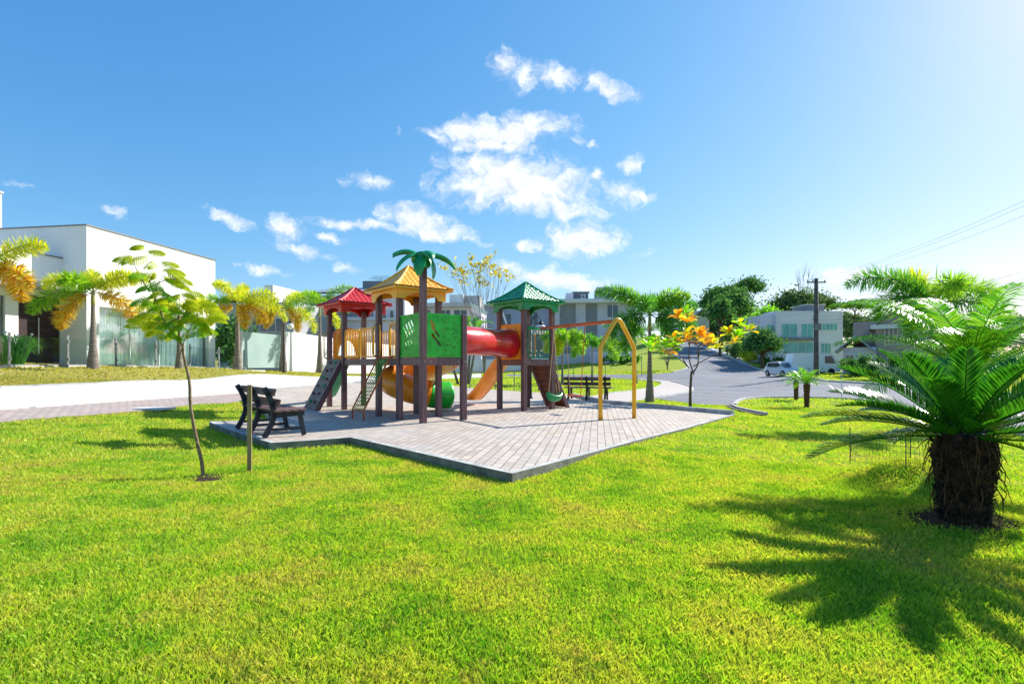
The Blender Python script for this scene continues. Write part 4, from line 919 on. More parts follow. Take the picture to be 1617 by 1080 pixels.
def tree(name, label, cat, loc, H, clumps, tr=.2, nleaf=4000, size=.18, M=None, seed=1, group=None, lean=0, forkz=.45, flat=.6, Mb=None):
    """clumps: (x, y, z, r) relative to base, in metres"""
    t = thing(name, label, cat, loc, 0, group); rg = random.Random(seed); mb = MB()
    fork = Vector((lean*.4, 0, H*forkz)); mb.tube(cr([(0,0,-.3),(lean*.1,.03,H*forkz*.4),fork,(lean*.8,0,H*.72)], 4), [tr*(1.15-.8*i/12) for i in range(13)], 8)
    for (x, y, z, r) in clumps:
        s0 = fork * rg.uniform(.75, 1.25); s0.x += 0; e = Vector((x, y, z)); mid = s0.lerp(e, .5) + Vector((rg.uniform(-.1,.1)*H*.2, rg.uniform(-.1,.1)*H*.2, -abs(e.z-s0.z)*.08))
        mb.tube(cr([s0, mid, e], 4), [tr*.42*(1-.1*i) for i in range(9)], 6)
        for _ in range(3): q = e + Vector((rg.uniform(-1,1), rg.uniform(-1,1), rg.uniform(-.3,.6))) * r * .7; mb.tube([mid.lerp(e,.6), e.lerp(q,.5), q], [tr*.14, tr*.1, tr*.04], 4)
    mb.build('trunk', Mb or M_bark, t, smooth=True); mb = MB(); leafcloud(mb, clumps, nleaf, size, seed, flat); mb.build('crown', M, t); return t
def clumps(n_, H, R_, z0, r, seed, top=1):
    rg = random.Random(seed); o = []
    for i in range(n_):
        a = i * 2.4 + rg.uniform(-.3,.3); q = math.sqrt((i + .5) / n_) * R_; z = z0 + (H - z0) * (1 - (q / R_)**2 * top) * rg.uniform(.75, 1) - r*.4; o.append((q*math.cos(a), q*math.sin(a), max(z0*.9, z), r * rg.uniform(.7, 1.25)))
    return o
M_ldark = leafmat('leaf_dark', ['#3a6238', '#47733f', '#56844a', '#6d9656'], .3, .8, .15); M_lmid = leafmat('leaf_mid', ['#3f7a2a', '#58923a', '#78aa3f'], .35); M_lbri = leafmat('leaf_bright', ['#6ab02a', '#8ccc3a', '#5a9a2a', '#a8d048'], .45, .8, .15)
M_lgrey = leafmat('leaf_olive', ['#5c7854', '#4e6a4a', '#70885c'], .3, .8, .15)
def ft(name, label, px, py, Y, ptop, Rpx, r, n_, M, size, seed, nleaf=4500, forkz=.5, tr=.25, top=.6, z0=.5, flat=.6, group='tall trees on the far hill'):
    p = atpx(px, py, Y); H = W(px, ptop, Y).z - p[2]; Rm = Rpx / F * Y
    return tree(name, label, 'tree', p, H, clumps(n_, H, Rm, H*z0, r, seed, top), tr, nleaf, size, M, seed, group, forkz=forkz, flat=flat)
ft('hillside_tree', 'dark layered tree at the left of the hilltop clump above the road', 1140, 548, 112, 450, 26, 2.0, 18, M_ldark, .3, 11, 9000, z0=.6)
ft('hillside_tree', 'tallest hilltop tree with a flat umbrella crown on a bare trunk', 1181, 548, 118, 437, 18, 1.9, 11, M_ldark, .28, 12, 7000, forkz=.72, z0=.78)
ft('hillside_tree', 'dense dark tree in the middle of the hilltop clump', 1160, 550, 105, 452, 22, 2.0, 18, M_ldark, .28, 13, 9000, z0=.45)
ft('leafy_tree', 'bright green tree standing left of the white teal-windowed house', 1210, 575, 84, 478, 24, 1.7, 26, M_lbri, .24, 14, 10000, forkz=.35, top=.8, z0=.3, group='trees beside the road')
ft('hillside_tree', 'broad dark tree behind the white house roof, left of the utility pole', 1252, 560, 112, 454, 28, 2.6, 22, M_lgrey, .32, 15, 11000, z0=.5)
ft('hillside_tree', 'dark tree right behind the utility pole top', 1290, 560, 118, 460, 22, 1.8, 14, M_lgrey, .3, 16, 6500, z0=.7, forkz=.65)
ft('flat_topped_tree', 'small flat-topped tree on the skyline between the two right-hand houses', 1350, 560, 140, 474, 24, 1.6, 11, M_lgrey, .3, 17, 5000, z0=.84, forkz=.8, top=.3, flat=.4)
ft('leafy_tree', 'dark bushy tree in front of the white house corner', 1204, 584, 72, 515, 22, 1.2, 22, M_ldark, .19, 18, 9000, forkz=.3, z0=.3, group='trees beside the road')
ft('leafy_tree', 'small green tree over the kerb where the far road bends', 1165, 566, 95, 515, 18, 1.4, 12, M_lmid, .3, 19, 3000, z0=.4, group='trees beside the road')
ft('street_tree', 'thin dark street tree on the right kerb of the climbing road', 1137, 553, 92, 470, 16, 1.3, 14, M_ldark, .34, 20, 2200, forkz=.6, z0=.55, group='trees beside the road')
def bush(label, px, py, Y, w_, h, M, seed, n_=1500, size=.12, name='shrub', group=None):
    p = atpx(px, py, Y); rg = random.Random(seed); t = thing(name, label, 'shrub', p, 0, group); cl = []
    for i in range(14): a = rg.uniform(0,6.28); q = rg.uniform(0,.75)*w_/2; cl.append((q*math.cos(a), q*math.sin(a), h*rg.uniform(.25,.75), h*.3))
    mb = MB()
    for c_ in cl: mb.tube([(0,0,-.1), (c_[0]*.5,c_[1]*.5,c_[2]*.6), c_[:3]], [.03,.02,.01], 4)
    mb.build('stems', M_bark, t); mb = MB(); leafcloud(mb, cl, n_, size, seed, 1); mb.build('foliage', M, t)
bush('dark round shrub on the right kerb of the climbing road', 1162, 566, 88, 4.2, 3.2, M_ldark, 1, size=.2)
bush('small dark shrub beside the yellow-flowering bush', 1174, 568, 86, 2.6, 2.6, M_ldark, 2, size=.18)
bush('yellow-green bush on the corner by the white house', 1182, 574, 82, 3.2, 2.0, M_fy, 3, size=.18)
bush('low dark hedge at the foot of the teal-windowed house', 1210, 580, 74, 6, 1.6, M_ldark, 4, size=.16)
bush('dark shaded hedge right of the white van', 1350, 594, 47, 3.6, 1.7, M_ldark, 5, 3500, size=.14)
bush('dark hedge half hidden behind the cycad fronds', 1420, 604, 42, 7.0, 2.0, M_ldark, 6, 5000, size=.14)
bush('dark shrubs against the grey house seen through the fronds', 1500, 610, 36, 7, 2.2, M_lmid, 7, 5000, size=.14)
bush('clipped hedge along the grey three-storey house', 985, 572, 76, 9, 1.3, M_lmid, 8, 2500, size=.2)
bush('greenery over the white garden wall behind the foxtail palms', 372, 575, 47, 6.5, 5.0, M_ldark, 9, 5000, size=.22)
# skyline wood far off
def wood(name, px0, px1, Y, top, M, seed, label):
    mb = MB(); rg = random.Random(seed); cl = []
    for i in range(int((px1-px0)/5)):
        px = px0 + 5*i; p = W(px, 560, Y + rg.uniform(-12, 12)); g = G(p.x, p.y); zt = W(px, top + rg.uniform(-4, 5), Y).z
        for zz in (.35, .6, .85): cl.append((p.x, p.y, g + (zt-g)*zz, 3.2*rg.uniform(.7,1.3)))
    leafcloud(mb, cl, len(cl)*90, .75, seed, .8); o = mb.build(name, M); o['kind'] = 'stuff'; o['label'] = label; o['category'] = 'wood'
wood('far_wood', 1060, 1240, 190, 498, M_lgrey, 31, 'far wooded hillside rising behind the climbing road')
wood('far_wood', 1330, 1700, 210, 500, M_lgrey, 32, 'low line of far woods behind the right-hand houses')

# bare small tree, far sparse yellow tree, terminalia, sapling
def sparse_tree(name, label, cat, loc, H, tips, tr, nleaf, size, M, seed, group=None, rleaf=.3):
    t = thing(name, label, cat, loc, 0, group); rg = random.Random(seed); mb = MB(); cl = []
    for k, (x, y, z) in enumerate(tips):
        m = Vector((x*.25, y*.25, z*.45)); e = Vector((x, y, z)); mb.tube(cr([(rg.uniform(-.05,.05)*tr*10,0,-.1),(x*.06,y*.06,z*.2),m,e], 4), [tr*(1-.07*i) for i in range(13)], 6)
        for _ in range(4): q = e + Vector((rg.uniform(-1,1), rg.uniform(-1,1), rg.uniform(-.2,.8))) * rleaf * 1.3; s0 = m.lerp(e, rg.uniform(.3,.9)); mb.tube([s0, s0.lerp(q,.5)+Vector((0,0,.02)), q], [tr*.25,tr*.18,tr*.08], 4); cl.append((q.x,q.y,q.z,rleaf))
    mb.build('trunk', mat('pale_bark', '#8f8378', '#6a5e54', rough=.9, scale=6), t, smooth=True)
    if nleaf: mb = MB(); leafcloud(mb, cl, nleaf, size, seed, .8); mb.build('crown', M, t)
    return t
p = atpx(765, 596, 52); k = 52 / F
rg = random.Random(4); tips = [((px - 765)*k, rg.uniform(-1.5,1.5), (596 - py)*k) for px, py in ((712,424),(722,432),(735,430),(748,418),(757,428),(770,420),(782,424),(795,428),(800,440),(788,440),(745,442),(728,440),(762,446),(776,412),(752,436))]
sparse_tree('sparse_tree', 'tall airy tree with scattered yellow leaves between the yellow and green towers', 'tree', p, 9, tips, .06, 950, .15, leafmat('leaf_sparse', ['#c9b43c', '#a8a038', '#d9c04a', '#8a9a34'], .4), 4, rleaf=.62)
p = atpx(1054, 585, 68); k = 68 / F; rg = random.Random(5)
sparse_tree('bare_tree', 'small leafless tree on the far grass verge', 'tree', p, 4, [(rg.uniform(-1.6,1.6), rg.uniform(-1,1), rg.uniform(2.2,3.6)) for _ in range(9)], .07, 120, .1, M_fo, 5, rleaf=.5)
p = atpx(1268, 570, 112); k = 112/F; rg = random.Random(6)
sparse_tree('bare_tree', 'bare branches sticking up behind the white house beside the pole', 'tree', p, 4, [((px-1268)*k, 0, (570-py)*k) for px, py in ((1258,442),(1268,436),(1278,441),(1284,448),(1262,452))], .12, 0, .1, None, 6, rleaf=.8)
for px, Y_ in ((722,44),(731,44),(738,45),(744,46)):
    pass
t = thing('clump_palm', 'clump of slim bare stems beneath the green panels, beside the white street', 'palm', atpx(732, 607, 33)); mb = MB()
for i, (x0, x1) in enumerate(((-.5,-1.0),(-.1,-.15),(.15,.1),(.35,.4),(.5,.7))): mb.tube([(x0*.6,0,-.1),(x1,.1*i,2.3),(x1*1.5,.1*i,3.4)], [.09,.07,.06], 7)
mb.build('stems', M_trunkg, t, smooth=True); mb = MB()
for i in range(22): frond(mb, (random.uniform(-1,1), random.uniform(-.3,.4), 3.3), i*137.5 % 360, 25 + i*2, 1.5, 80, 22, .35, per=2, wd=.05, rachis=.015)
mb.build('crown', M_fd, t)

# terminalia with big leaves
T0 = W(1090, 645, 18.8); T0.z = G(T0.x, T0.y); k = 18.8 / F
M_big = leafmat('big_leaf', ['#a8c424', '#d8d42c', '#ecc42c', '#8cb420', '#e8a02c', '#cdd834'], .5, rough=.35); M_bigo = leafmat('big_leaf_orange', ['#f0b428', '#e89428', '#f2d034', '#d08a3c', '#dcd43c'], .42, rough=.35); M_bigg = leafmat('big_leaf_green', ['#8cc81e', '#b6dc2a', '#6cae1a', '#d8d82a'], .55, rough=.35)
t = thing('almond_tree', 'young Indian almond tree with large yellow, orange and green leaves by the road', 'tree', T0); mb = MB()
def TP(px, py, dy=0): return Vector(((px-1090)*k, dy, (645-py)*k))
mb.tube(cr([TP(1090,648),TP(1090,620),TP(1091,600),TP(1092,585)], 4), [.062,.058,.055,.052,.05,.048,.046,.044,.043,.042,.04,.038,.037], 8)
brs = [([(1092,590),(1088,565),(1086,540),(1084,515)],.026),([(1092,586),(1100,572),(1103,550),(1106,540)],.026),([(1101,566),(1112,548),(1135,541),(1150,532)],.02),([(1098,578),(1125,562),(1150,550),(1178,528)],.02),([(1090,580),(1072,562),(1055,550),(1042,546)],.02),([(1086,540),(1084,520),(1084,508),(1085,500)],.016)]
for pl, r in brs: q = cr([TP(a, b, (a % 7 - 3)*.08) for a, b in pl], 4); mb.tube(q, [r*(1-.05*i) for i in range(len(q))], 6)
mb.build('trunk', M_bark, t, smooth=True)
def rosette(mb, c_, n_, ln, rg, up=.35):
    for i in range(n_):
        a = i * 2.4 + rg.uniform(-.3,.3); el = rg.uniform(-.2, 1.1) + up * .4; d = Vector((math.cos(a)*math.cos(el), math.sin(a)*math.cos(el), math.sin(el))); s_ = d.cross(Vector((0,0,1))).normalized(); nrm = s_.cross(d); L_ = ln * rg.uniform(.75,1.15); c0 = c_ + Vector((rg.uniform(-1,1), rg.uniform(-1,1), rg.uniform(-1,1))) * .06
        prof = [(0,.01),(.2,.10),(.45,.2),(.7,.26),(.88,.2),(1,.03)]; rows = []
        for tt, w_ in prof: q = c0 + d * tt * L_ - nrm * (tt**2) * L_ * .18; rows.append([q - s_*w_*L_ + nrm*w_*L_*.35, q, q + s_*w_*L_ + nrm*w_*L_*.35])
        mb.grid(rows)
rg = random.Random(8); mb = MB(); mo = MB(); mg = MB()
for (px, py, n_, kind) in ((1082,508,14,'o'),(1088,494,10,'g'),(1076,500,9,'o'),(1094,502,8,'y'),(1084,528,9,'y'),(1100,530,14,'o'),(1112,534,13,'o'),(1122,538,10,'y'),(1108,544,8,'o'),(1135,540,10,'y'),(1150,526,12,'y'),(1160,530,9,'g'),(1175,512,9,'g'),(1186,520,9,'y'),(1166,538,8,'y'),(1142,548,6,'y'),
        (1022,538,10,'g'),(1034,545,12,'g'),(1046,548,12,'g'),(1058,542,10,'g'),(1066,540,9,'g'),(1072,534,8,'o'),(1050,556,7,'o'),(1030,552,6,'g'),(1080,538,7,'o')):
    rosette({'o': mo, 'g': mg, 'y': mb}[kind], TP(px, py, rg.uniform(-.7,.7)), n_ + 2, .35, rg)
f_ = mb.build('yellow_leaves', M_big, t); f_ = mo.build('orange_leaves', M_bigo, t); f_ = mg.build('green_leaves', M_bigg, t)

# slender sapling on the lawn, left, with feathery leaves, and its wooden stake
S0 = W(322, 752, 6.45); S0.z = G(S0.x, S0.y); k = 6.45 / F
def SP(px, py, dy=0): return Vector(((px-322)*k, dy, (752-py)*k))
t = thing('sapling', 'slender crooked sapling with feathery yellow-green leaves on the lawn at the left', 'tree', S0)
mb = MB(); q = cr([SP(322,760),SP(318,725),SP(310,690),SP(301,640),SP(299,600),SP(290,560),SP(286,540),SP(262,510),SP(250,480),SP(240,455),SP(236,440)], 4)
mb.tube(q, [.023 - .016*i/len(q) for i in range(len(q))], 8)
for pl in ([(286,540),(282,500),(285,470)],[(262,510),(290,500),(310,490)],[(250,480),(255,450),(262,430)],[(240,455),(225,430),(215,405)],[(240,455),(262,440),(285,440)],[(262,510),(240,500),(225,500)],[(290,560),(300,530),(310,510)]):
    qq = cr([SP(a, b, (a % 5 - 2)*.04) for a, b in pl], 3); mb.tube(qq, [.007 - .0006*i for i in range(len(qq))], 5)
mb.build('trunk', mat('sapling_bark', '#9a8468', '#6b5640', rough=.85, scale=10, stretch=(1,1,2), bump=.3), t, smooth=True)
M_sap = leafmat('sapling_leaf', ['#bcc41e', '#98b41a', '#d2ca26', '#78a018'], .42, .65, .15); M_sapg = leafmat('sapling_leaf_low', ['#74b41e', '#92be26', '#5a9a18', '#b0c82c'], .42, .65, .15)
def bipinnate(mb, base, az, el, ln, rg):
    p = Vector(base); a = R(az); e = el; n_ = 11
    side = Vector((math.cos(a), -math.sin(a), 0)); pts = [p.copy()]
    for i in range(n_):
        d = Vector((math.sin(a)*math.cos(R(e)), math.cos(a)*math.cos(R(e)), math.sin(R(e)))); p = p + d*ln/n_; pts.append(p.copy()); e -= 75/n_; up = side.cross(d).normalized()
        if i < 2: continue
        pl = ln * .42 * math.sin(math.pi*min(.96, .2 + .75*i/n_))
        for sg in (-1, 1):
            pd = (side*sg*.85 + d*.45 - Vector((0,0,.75))).normalized(); m_ = 7; b0_ = p
            for j in range(1, m_ + 1):
                q_ = b0_ + pd*pl*j/m_; lw = .022
                for s2 in (-1, 1):
                    ld_ = (d*s2*.9 + pd*.5 + Vector((0,0,-.15))).normalized()*lw*rg.uniform(.8,1.3); wv = pd*.0056; mb.add([q_ - wv, q_ + ld_*.5 - wv*1.4, q_ + ld_, q_ + ld_*.5 + wv*1.4], [(0,1,2,3)])
    mb.tube(pts, .003, 4)
rg = random.Random(2); mb = MB(); mg = MB()
for (px, py, az, M_) in ((232,402,280,'y'),(236,400,80,'y'),(226,410,250,'y'),(240,412,60,'y'),(246,425,95,'y'),(238,430,265,'y'),(240,440,200,'g'),(252,440,90,'g'),(246,455,120,'g'),
        (270,440,80,'y'),(262,428,45,'y'),(278,452,95,'y'),(292,462,85,'y'),(258,470,230,'g'),(250,480,200,'g'),(283,470,270,'y'),(286,472,70,'y'),(300,480,90,'y'),(310,484,100,'y'),(275,485,250,'g'),(285,492,180,'g'),(295,500,110,'g'),(305,505,80,'y'),
        (262,500,265,'y'),(252,508,240,'y'),(246,500,290,'y'),(270,512,200,'g'),(288,515,150,'g'),(300,518,95,'g'),(318,500,90,'y'),(324,492,75,'y'),(236,496,275,'y'),(260,520,230,'y'),(278,525,170,'g'),(312,515,120,'y'),(240,515,255,'y'),(330,505,95,'y'),(290,480,20,'y'),(270,498,340,'g')):
    b_ = SP(px, py, rg.uniform(-.12,.12)); bipinnate(mb if M_ == 'y' else mg, b_ + Vector((rg.uniform(-.1,.1), rg.uniform(-.1,.1), rg.uniform(-.08,.06))), rg.uniform(0,360), rg.uniform(0,30), rg.uniform(.18,.25), rg); bipinnate(mb if M_ == 'y' else mg, b_, az + rg.uniform(-15,15), rg.uniform(15,42), rg.uniform(.22,.31), rg)
mb.build('leaves', M_sap, t); mg.build('lower_leaves', M_sapg, t)
mb = MB(); mb.lathe([(.25,.004),(.2,.012),(.1,.02),(.03,.03)], (0,0,0), 20); mb.build('soil', mat('soil', '#4a3526', '#2c1f16', rough=1, scale=20, bump=.8), t)
p = W(394, 742, 6.75); mb = MB(); mb.box((0,0,.5), (.05,.045,1.22), .3); tag(mb.build('wooden_stake', mat('stake_wood', '#a08a68', '#7c6848', rough=.8, scale=4, stretch=(4,4,.5), bump=.2), loc=(p.x,p.y,G(p.x,p.y)), bevel=.004), 'upright square wooden stake on the lawn just left of the bench', 'stake')
mb = MB(); rg = random.Random(9)
for _ in range(900):
    a = rg.uniform(0, 6.28); q = .17 + abs(rg.gauss(0, .1)); px_, py_ = q*math.cos(a)*1.15, q*math.sin(a); s_ = rg.uniform(.008, .022); mb.sphere((px_, py_, G(CY.x+px_, CY.y+py_) - CY.z + .012), (s_*1.3, s_, s_*.6), 6)
o = mb.build('soil_ring', mat('loose_soil', '#6e4f38', '#3a281c', rough=1, scale=15), loc=(CY.x, CY.y, CY.z), smooth=True); tag(o, 'bare dark soil patch round the foot of the cycad', 'soil'); 
# ------------------------------------------------------------------ left white house (local x to the street, y away)
M_white = mat('white_render', '#e9e9e6', '#dededb', rough=.7, scale=.6, bump=.05, bscale=60)
M_wgrey = mat('grey_render', '#b4b5b6', '#a5a6a8', rough=.7, scale=.7); M_dgrey = mat('dark_grey_render', '#85888e', '#74777c', rough=.7, scale=.7)
M_dwood = mat('dark_wood', '#3a2224', '#241415', rough=.5, scale=2, stretch=(1,1,8)); M_cap = mat('zinc_cap', '#7d7f82', rough=.4, metal=.5)
M_pane = glassmat('window_glass', '#eef6f6', .12); M_fence = glassmat('fence_glass', '#f7fbfa', .03); M_curt = mat('curtain', '#eef2f1', '#dde4e3', rough=.9, scale=2)
M_black = mat('black_metal', '#26282a', rough=.4, metal=.4); M_teal = mat('teal_glass', '#2f8f92', '#5fb4b0', rough=.08, scale=.5, spec=.8); M_frame = mat('window_frame', '#d5d6d6', rough=.4)
M_gwin = mat('dark_glass', '#27343c', '#3d5360', rough=.06, scale=.3, spec=.8)
H0 = Vector((-19.0, 24.07, 1.0)); HR = R(-9)
house = thing('white_house', 'white flat-roofed modern house with curtained glass front and tall dark door at the left', 'house', H0, HR)
def loc2(x, y, z=0): return Vector((H0.x + x*math.cos(HR) - y*math.sin(HR), H0.y + x*math.sin(HR) + y*math.cos(HR), z))
def wallpoly(mb, o_, ux, outer, holes, th): mb.plate(o_, ux, (0,0,1), outer, holes, th)
ZT = 6.5
mb = MB(); gx0, gx1, gz0, gz1 = .62, 7.7, .15, 2.95
wallpoly(mb, (-.12,0,0), (0,1,0), [(0,-.6),(8.2,-.6),(8.2,ZT),(0,ZT)], [[(gx0,gz0),(gx0,gz1),(gx1,gz1),(gx1,gz0)]], .24)
mb.b2(-9,-.243,0,.24,-.6,ZT); mb.b2(-9,-.243,7.96,8.2,-.6,ZT); mb.b2(-9,-8.8,.243,7.957,-.6,ZT); mb.b2(-8.79,-.25,.25,7.95,ZT-.5,ZT-.3); mb.b2(-8.79,-.25,.25,7.95,3.0,3.1); mb.b2(-3.0,-2.9,.25,7.95,-.2,3.0); mb.b2(-2.89,-.25,.25,7.95,-.05,.1)
mb.build('wall', M_white, house)
mb = MB(); mb.b2(-9.05,.05,-.05,.28,ZT,ZT+.05); mb.b2(-.28,.05,.285,8.25,ZT,ZT+.05); mb.build('parapet_cap', M_cap, house)
mb = MB(); mb.b2(-.14,-.12,gx0,gx1,gz0,gz1); win = mb.build('window', M_pane, house); mb = MB()
for y in [gx0 + (gx1-gx0)*i/4 for i in range(5)]: mb.b2(-.17,-.10,y-.025,y+.025,gz0,gz1)
mb.b2(-.165,-.105,gx0,gx1,gz1-.05,gz1); mb.b2(-.165,-.105,gx0,gx1,gz0,gz0+.05); mb.build('frame', M_frame, win)
def curtain(x, y0, y1, z0, z1, par, loops=26, ax='x'):
    n_ = loops*8; rows = []
    for z in (z0, z1): rows.append([(x + .05*math.sin(i/8*2*math.pi) + .02*math.sin(i*.37), y0 + (y1-y0)*i/n_, z) for i in range(n_+1)])
    mb = MB(); mb.grid(rows); return mb.build('curtain', M_curt, par, smooth=True)
curtain(-.42, gx0, gx1, gz0, gz1, win, 46)
# recessed wing towards the camera with canopy, door and a second window
rx = -1.28; mb = MB()
wallpoly(mb, (rx-.12,-9,0), (0,1,0), [(0,-.6),(8.999,-.6),(8.999,5.05),(0,5.05)], [[(7.15,.02),(7.15,3.25),(8.96,3.25),(8.96,.02)][::1],[(4.2,.2),(4.2,3.1),(6.65,3.1),(6.65,.2)]], .24)
mb.b2(-9,rx-.243,-9,-8.76,-.6,5.05); mb.b2(-8.9,rx-.25,-8.75,-.01,4.6,4.75); mb.build('wing_wall', M_white, house)
mb = MB(); mb.b2(rx-.3,rx+.06,-9.05,-.01,5.05,5.10); mb.build('parapet_cap', M_cap, house)
mb = MB(); mb.b2(rx+.004,rx+.95,-9,-1.95,3.42,3.74); mb.b2(rx+.004,-.05,-1.94,-.01,3.50,3.72); mb.build('canopy', M_wgrey, house)
mb = MB()
for i in range(9): mb.b2(rx-.16,rx-.10,-1.85,-.04,.02+i*.359,.02+i*.359+.35)
dr_ = mb.build('front_door', M_dwood, house); mb = MB(); mb.tube([(rx-.03,-1.0,.75),(rx-.03,-1.0,2.3)], .025, 8); mb.tube([(rx-.1,-1.0,.85),(rx-.03,-1.0,.85)], .012, 6); mb.tube([(rx-.1,-1.0,2.2),(rx-.03,-1.0,2.2)], .012, 6); mb.build('handle', M_steel, dr_)
mb = MB(); mb.b2(rx-.14,rx-.12,-4.8,-2.35,.2,3.1); win = mb.build('window', M_pane, house); mb = MB()
for y in (-4.78,-3.6,-2.38): mb.b2(rx-.17,rx-.1,y-.03,y+.03,.2,3.1)
mb.build('frame', M_dgrey, win); curtain(rx-.4, -4.8, -2.35, .2, 3.1, win, 16)
mb = MB(); mb.b2(-9.2,-7.1,-1.6,2.0,0,8.9); mb.b2(-9.25,-7.05,-1.65,2.05,8.9,9.0); mb.build('tower', M_wgrey, house)
mb = MB(); mb.b2(-9,3.2,-14,8.3,-.6,-.02); mb.build('terrace', M_street, house)
# glass fence
fence = thing('glass_fence', 'frameless glass fence with steel posts in front of the white house', 'fence', (0,0,0))
FX0 = -21.0
def fpt(Y): return Vector((FX0 + .1584*Y, Y))
fy = [19.24 - 2.13*2 + 2.13*k for k in range(9)]
M_stone = mat('stone_plinth', '#c9c2b4', '#b3aca0', rough=.9, scale=3)
for k in range(len(fy)-1):
    a, b = fpt(fy[k]), fpt(fy[k+1]); za, zb_ = G(a.x, a.y), G(b.x, b.y); A_ = Vector((a.x,a.y,za)); B_ = Vector((b.x,b.y,zb_)); u = (B_-A_)
    P = [A_ + u*.035 + Vector((0,0,.12)), B_ - u*.035 + Vector((0,0,.12)), B_ - u*.035 + Vector((0,0,1.12)), A_ + u*.035 + Vector((0,0,1.12))]; nr = Vector((.005,-.0008,0)); mb = MB(); mb.add([p+nr for p in P]+[p-nr for p in P], [(0,1,2,3),(7,6,5,4),(0,4,5,1),(1,5,6,2),(2,6,7,3),(3,7,4,0)]); mb.build('glass_panel', M_fence, fence)
    mb = MB(); mb.beam(A_ + Vector((0,0,-.05)), B_ + Vector((0,0,-.05)), .25, .2); mb.build('plinth', M_stone, fence)
for y in fy:
    a = fpt(y); z = G(a.x, a.y); mb = MB(); mb.box((a.x, a.y, z+.62), (.05,.07,1.24), HR); mb.box((a.x+.04, a.y, z+1.0), (.06,.05,.1), HR); mb.box((a.x+.04, a.y, z+.3), (.06,.05,.1), HR); mb.build('post', M_steel if y < 22 else M_dgrey, fence)
mb = MB()
for k in range(len(fy)-1): a, b = fpt(fy[k]), fpt(fy[k+1]); mb.beam((a.x,a.y,G(a.x,a.y)+.07),(b.x,b.y,G(b.x,b.y)+.07),.05,.05)
mb.build('bottom_rail', M_dgrey, fence)
for i, (px, py, Y) in enumerate(((60,576,26.5),)): pass
for y in (20.9, 26.6, 30.0, 31.6): 
    q = fpt(y) + Vector((.35,-.05)); mb = MB(); mb.box((0,0,.06), (.16,.34,.16), HR+.2)
    tag(mb.build('garden_spotlight', M_dgrey, loc=(q.x,q.y,G(q.x,q.y)), bevel=.01), {20.9:'grey ground box at the fence foot left of the big palm',26.6:'small grey spotlight on the verge below the glass fence middle',30.0:'small spotlight on the verge near the end of the white house',31.6:'farthest small spotlight on the verge by the garden wall'}[y], 'spotlight', 'ground lights along the fence')
M_agap = leafmat('strap_leaf', ['#3d8a2a', '#57a034', '#2c6e20', '#78b040'], .4)
def strapplant(x, y, label, R_=.9, n_=260):
    z = G(x, y); t = thing('strap_leaf_plant', label, 'plant', (x, y, z), 0, 'strap-leaved clumps behind the glass fence'); mb = MB()
    for i in range(n_):
        a = random.uniform(0,6.283); h = random.uniform(.5,1.05)*R_; o_ = Vector((math.cos(a), math.sin(a), 0)); b_ = o_*random.uniform(0,.4)*R_; m_ = b_ + o_*h*.35 + Vector((0,0,h)); e = b_ + o_*h*random.uniform(.7,1.0) + Vector((0,0,h*random.uniform(.5,.95))); s_ = Vector((-o_.y,o_.x,0))*.016
        mb.add([b_-s_, b_+s_, m_+s_, m_-s_, e], [(0,1,2,3),(3,2,4)])
    mb.build('leaves', M_agap, t); mb = MB()
    for i in range(9): a = random.uniform(0,6.283); q = random.uniform(.2,.7)*R_; p = Vector((q*math.cos(a), q*math.sin(a), random.uniform(.9,1.15)*R_)); mb.tube([(p.x*.5,p.y*.5,.2), p], .006, 4); mb.sphere(p, .05, 6)
    mb.build('white_flowers', M_white, t)
q = fpt(19.9); strapplant(q.x-.9, q.y+.2, 'strap-leaved clump with white flowers nearest the dark door', 1.1); q = fpt(18.2); strapplant(q.x-.8, q.y, 'strap-leaved clump at the left picture edge behind the glass', 1.2); q = fpt(16.5); strapplant(q.x-.8, q.y, 'strap-leaved clump behind the glass just outside the left edge', 1.1)
# perimeter wall beyond the house
gw = thing('garden_wall', 'long white garden wall behind the row of foxtail palms', 'wall', (0,0,0)); mb = MB()
def wpt(Y): return Vector((-21.5 + .1584*Y, Y))
ys = [39.5,43,47,51,55,59,63,67,71]
ys = [37.0] + ys[1:]
for a, b in zip(ys[:-1], ys[1:]):
    A_, B_ = wpt(a), wpt(b); mb.beam((A_.x,A_.y,(G(A_.x,A_.y)+3.25)/2+0.1),(B_.x,B_.y,(G(B_.x,B_.y)+3.25)/2+.1),.22,2.9)
mb.build('wall', M_white, gw)
gg = thing('glass_gate_screen', 'frosted glass and grey panel closing the gap between white house and garden wall', 'screen', (0,0,0)); A_, B_ = wpt(32.6), wpt(36.8)
mb = MB(); mb.beam((A_.x,A_.y,2.2),(B_.x,B_.y,2.2),.08,2.2); mb.build('panel', mat('frost_glass', '#9fb4b2', '#8ea5a3', rough=.25, scale=.6), gg)
mb = MB(); mb.box((B_.x-.0,B_.y+.12,2.1),(.28,.22,2.5),HR); mb.box((A_.x,A_.y-.1,2.1),(.12,.12,2.5),HR); mb.build('post', M_wgrey, gg)

